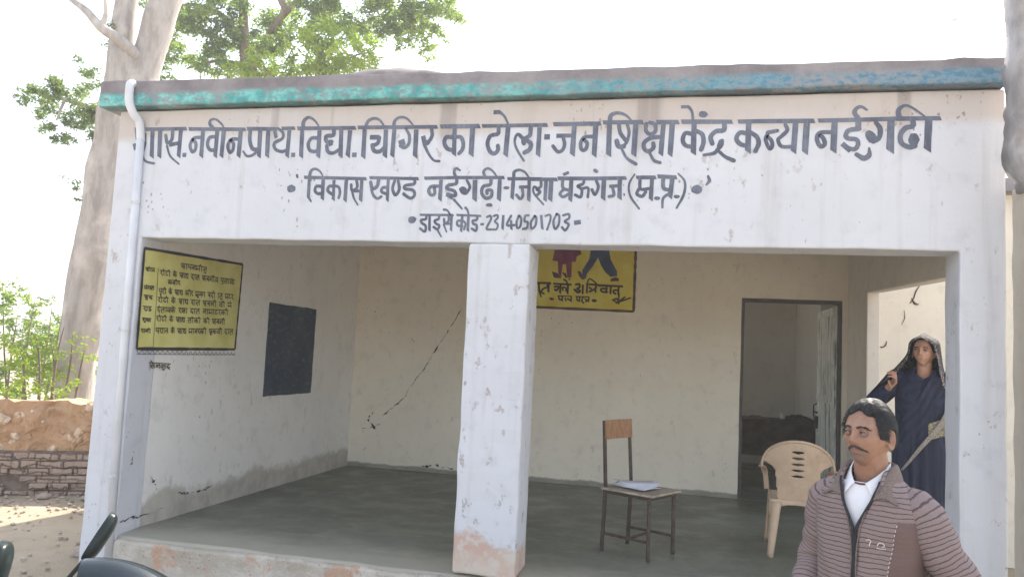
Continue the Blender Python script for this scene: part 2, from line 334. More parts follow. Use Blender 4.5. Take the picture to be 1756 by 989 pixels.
LINE_TWO = [('d',[56],[(-2720,2456),(-2708,2456)]),('d',[20],[(-2679,2552),(-2674,2539)]),('h',[23],[(-2620,2536),(-2163,2525)]),('v',[24],[(-2583,2523),(-2580,2395)]),('b',[22,11],[(-2581,2400),(-2557,2366)]),('b',[25,23,18,15,11],[(-2582,2549),(-2574,2581),(-2546,2595),(-2509,2579),(-2484,2548)]),('b',[22],[(-2486,2472),(-2526,2472),(-2533,2440),(-2509,2421),(-2482,2422)]),('v',[26],[(-2478,2523),(-2475,2384)]),('v',[23],[(-2397,2517),(-2392,2379)]),('b',[23],[(-2400,2474),(-2430,2472),(-2438,2442),(-2396,2412)]),('b',[21],[(-2388,2476),(-2358,2466),(-2347,2429),(-2353,2393)]),('v',[27],[(-2306,2517),(-2306,2373)]),('b',[21],[(-2268,2484),(-2259,2445),(-2223,2465),(-2232,2520)]),('d',[22],[(-2251,2440),(-2192,2440)]),('b',[19,15,12],[(-2257,2437),(-2241,2390),(-2210,2345)]),('v',[25],[(-2192,2522),(-2192,2374)]),('h',[22],[(-2135,2532),(-1789,2524)]),('b',[25],[(-2127,2500),(-2111,2457),(-2079,2473),(-2070,2517)]),('b',[20],[(-2118,2451),(-2102,2413),(-2072,2389),(-2044,2402)]),('b',[22],[(-2001,2466),(-2038,2462),(-2042,2434),(-1998,2418)]),('v',[23],[(-2001,2522),(-1999,2375)]),('b',[22],[(-1955,2508),(-1966,2456),(-1943,2413),(-1918,2451),(-1929,2508)]),('b',[22],[(-1813,2519),(-1815,2489),(-1876,2478),(-1877,2456),(-1821,2446),(-1807,2413),(-1834,2391),(-1884,2419)]),('h',[23],[(-1742,2527),(-1525,2531),(-1200,2530)]),('b',[23],[(-1632,2473),(-1692,2471),(-1710,2440),(-1690,2413),(-1667,2424),(-1671,2459)]),('v',[26],[(-1627,2516),(-1628,2381)]),('b',[23],[(-1519,2521),(-1523,2490),(-1577,2478),(-1581,2456),(-1531,2440),(-1524,2409),(-1577,2420)]),('d',[24],[(-1585,2418),(-1537,2392)]),('b',[18,12],[(-1529,2382),(-1472,2322)]),('b',[23,20,17,13],[(-1528,2536),(-1540,2569),(-1528,2593),(-1500,2579)]),('b',[18,20,21],[(-1449,2512),(-1426,2467),(-1446,2429)]),('d',[48],[(-1477,2451),(-1459,2435)]),('v',[32],[(-1393,2515),(-1390,2382)]),('b',[23],[(-1285,2515),(-1289,2483),(-1334,2472),(-1344,2430),(-1316,2394),(-1279,2404),(-1277,2443),(-1307,2445),(-1307,2424)]),('d',[25],[(-1298,2348),(-1279,2348)]),('b',[20,19,17,14,12],[(-1326,2533),(-1338,2571),(-1311,2591),(-1277,2573),(-1248,2538)]),('v',[28],[(-1226,2520),(-1226,2383)]),('d',[23],[(-1189,2462),(-1170,2462)]),('h',[23],[(-1173,2522),(-1062,2522),(-946,2520)]),('v',[25],[(-1135,2514),(-1138,2393)]),('b',[22,21,18,15,12],[(-1133,2528),(-1132,2566),(-1101,2580),(-1064,2567),(-1035,2534)]),('d',[20],[(-1096,2467),(-1033,2469)]),('b',[20],[(-1074,2462),(-1067,2415),(-1082,2389),(-1109,2415)]),('v',[23],[(-1030,2514),(-1027,2378)]),('h',[24],[(-1031,2518),(-851,2516)]),('b',[17,16,14,14,11],[(-971,2457),(-996,2469),(-999,2437),(-978,2405),(-928,2353)]),('b',[20],[(-951,2505),(-952,2469),(-978,2453),(-955,2436),(-974,2414)]),('v',[24],[(-919,2509),(-920,2380)]),('v',[29],[(-885,2509),(-887,2383)]),('h',[25],[(-841,2523),(-619,2522),(-411,2525)]),('b',[21],[(-812,2516),(-807,2462),(-763,2444)]),('b',[20],[(-804,2451),(-824,2423),(-803,2403),(-767,2423)]),('v',[27],[(-755,2515),(-757,2380)]),('d',[20],[(-810,2547),(-773,2563)]),('b',[20],[(-674,2508),(-680,2487),(-713,2473),(-686,2451),(-691,2403),(-726,2416)]),('b',[18],[(-679,2458),(-645,2460),(-645,2402)]),('b',[20],[(-596,2511),(-581,2466),(-600,2418),(-621,2451)]),('v',[30],[(-547,2515),(-548,2392)]),('d',[24],[(-607,2575),(-596,2567)]),('d',[21],[(-512,2471),(-456,2475)]),('b',[20],[(-492,2469),(-481,2416),(-511,2406)]),('v',[28],[(-447,2515),(-445,2395)]),('d',[10],[(-418,2427),(-414,2410)]),('b',[10,14,15,13],[(-356,2549),(-388,2486),(-378,2410),(-321,2330)]),('h',[24],[(-343,2528),(-228,2528)]),('b',[21],[(-322,2514),(-316,2455),(-263,2457)]),('b',[21],[(-326,2455),(-338,2424),(-305,2408),(-284,2436)]),('v',[26],[(-247,2521),(-251,2389)]),('d',[25],[(-220,2396),(-206,2396)]),('h',[26],[(-211,2534),(-101,2528)]),('b',[24],[(-179,2521),(-175,2462),(-144,2448)]),('v',[29],[(-123,2521),(-134,2403)]),('b',[19,18,14],[(-136,2429),(-175,2396),(-178,2338)]),('d',[25],[(-100,2407),(-87,2407)]),('b',[10,15,18,12],[(-88,2552),(-47,2500),(-51,2421),(-92,2335)]),('d',[56],[(20,2452),(34,2452)]),('b',[14,23,11],[(92,2535),(100,2506),(82,2480)])]
LINE_THREE = [('d',[48],[(-1819,2246),(-1810,2246)]),('h',[16],[(-1760,2280),(-1530,2280)]),('b',[18],[(-1715,2274),(-1719,2251),(-1751,2245),(-1744,2225),(-1716,2205),(-1720,2168),(-1754,2188)]),('v',[18],[(-1693,2274),(-1688,2175)]),('b',[17],[(-1626,2274),(-1630,2252),(-1656,2242),(-1645,2222),(-1622,2210),(-1632,2184),(-1660,2199)]),('b',[15,10],[(-1631,2178),(-1604,2135)]),('b',[17],[(-1592,2253),(-1583,2222),(-1559,2242),(-1561,2275)]),('b',[15,10],[(-1591,2216),(-1569,2167)]),('d',[15],[(-1579,2221),(-1541,2222)]),('v',[18],[(-1541,2278),(-1539,2177)]),('b',[18,14,12],[(-1596,2316),(-1573,2311),(-1551,2283)]),('h',[16],[(-1506,2281),(-1342,2276)]),('b',[17],[(-1465,2243),(-1497,2241),(-1496,2212),(-1463,2206)]),('b',[15],[(-1460,2243),(-1442,2223),(-1450,2186)]),('v',[18],[(-1467,2276),(-1470,2172)]),('v',[19],[(-1425,2279),(-1424,2176)]),('b',[18,15,13],[(-1448,2329),(-1434,2313),(-1423,2281)]),('b',[17],[(-1364,2271),(-1368,2250),(-1394,2243),(-1388,2223),(-1366,2213),(-1369,2177),(-1397,2191)]),('d',[17],[(-1342,2221),(-1317,2222)]),('b',[16],[(-1299,2269),(-1278,2277),(-1272,2254),(-1295,2206),(-1295,2189),(-1268,2187)]),('b',[14],[(-1254,2276),(-1230,2282),(-1228,2262),(-1245,2241),(-1224,2220),(-1232,2189),(-1257,2188)]),('v',[18],[(-1190,2283),(-1192,2191)]),('b',[16],[(-1139,2278),(-1163,2218),(-1114,2218)]),('v',[16],[(-1137,2250),(-1132,2190)]),('b',[15],[(-1087,2279),(-1100,2237),(-1093,2199),(-1074,2211),(-1070,2258),(-1082,2279)]),('b',[16],[(-1023,2282),(-1044,2278),(-1047,2244),(-1027,2237),(-1030,2202),(-1055,2193)]),('b',[15],[(-982,2277),(-1005,2238),(-999,2196),(-975,2217),(-971,2264),(-982,2279)]),('v',[18],[(-941,2285),(-929,2195)]),('b',[14],[(-912,2279),(-885,2287),(-879,2258),(-898,2191)]),('b',[16],[(-841,2291),(-859,2245),(-847,2196),(-825,2224),(-823,2279),(-838,2293)]),('b',[16],[(-798,2284),(-763,2292),(-759,2267),(-786,2244),(-760,2225),(-780,2188),(-802,2207)]),('d',[30],[(-726,2236),(-683,2243)])]
MURAL_TEXT = [('h',[24],[(-1713,2217),(-1537,2218)]),('b',[21,24,18],[(-1673,2210),(-1664,2133),(-1640,2061)]),('b',[21],[(-1619,2151),(-1642,2118),(-1609,2095)]),('b',[19],[(-1573,2201),(-1579,2168),(-1607,2159)]),('v',[24],[(-1558,2209),(-1559,2116)]),('h',[22],[(-1504,2212),(-1301,2208)]),('b',[23],[(-1490,2179),(-1441,2180),(-1464,2139),(-1485,2147)]),('v',[24],[(-1422,2205),(-1424,2108)]),('b',[19],[(-1391,2141),(-1400,2173),(-1360,2166),(-1358,2134)]),('v',[24],[(-1337,2199),(-1339,2103)]),('b',[19],[(-1388,2262),(-1363,2251),(-1342,2215)]),('d',[16],[(-1328,2272),(-1320,2264)]),('b',[24],[(-1249,2210),(-1209,2215),(-1207,2179),(-1231,2162),(-1198,2139),(-1221,2122),(-1262,2153)]),('v',[22],[(-1169,2212),(-1168,2108)]),('v',[21],[(-1121,2213),(-1121,2117)]),('b',[16],[(-1121,2225),(-1099,2278),(-1051,2255),(-1009,2216)]),('h',[21],[(-1129,2217),(-993,2213)]),('h',[25],[(-1001,2207),(-725,2204)]),('b',[21],[(-1095,2182),(-1062,2151),(-1094,2134)]),('b',[21],[(-1054,2151),(-1016,2184)]),('v',[21],[(-1021,2208),(-1026,2128)]),('b',[22],[(-897,2172),(-960,2170),(-951,2138),(-895,2136)]),('v',[22],[(-902,2196),(-904,2124)]),('v',[22],[(-854,2197),(-857,2117)]),('b',[21],[(-770,2160),(-817,2158),(-824,2134),(-800,2119)]),('v',[22],[(-768,2199),(-770,2112)]),('b',[22,14],[(-765,2120),(-759,2065)]),('d',[32],[(-1529,2041),(-1504,2037)]),('h',[14],[(-1449,2075),(-1291,2076)]),('b',[19],[(-1436,2060),(-1427,2036),(-1395,2037)]),('v',[18],[(-1396,2069),(-1398,2017)]),('b',[16],[(-1363,2054),(-1353,2022)]),('b',[19],[(-1338,2047),(-1306,2032)]),('v',[18],[(-1295,2072),(-1295,2016)]),('h',[14],[(-1243,2074),(-1091,2074)]),('b',[18],[(-1230,2062),(-1225,2034),(-1201,2027)]),('v',[18],[(-1199,2067),(-1201,2019)]),('b',[18],[(-1163,2064),(-1173,2028),(-1152,2005)]),('b',[18],[(-1138,2053),(-1113,2034),(-1129,2021)]),('v',[18],[(-1095,2070),(-1097,2022)]),('d',[37],[(-1046,2036),(-1022,2034)])]
MURAL_SIGNATURE = [('b',[21],[(-829,2047),(-783,2064),(-758,2041),(-697,2083)]),('b',[19],[(-789,2017),(-727,2042),(-635,2077)]),('b',[16],[(-813,2040),(-757,2010)])]
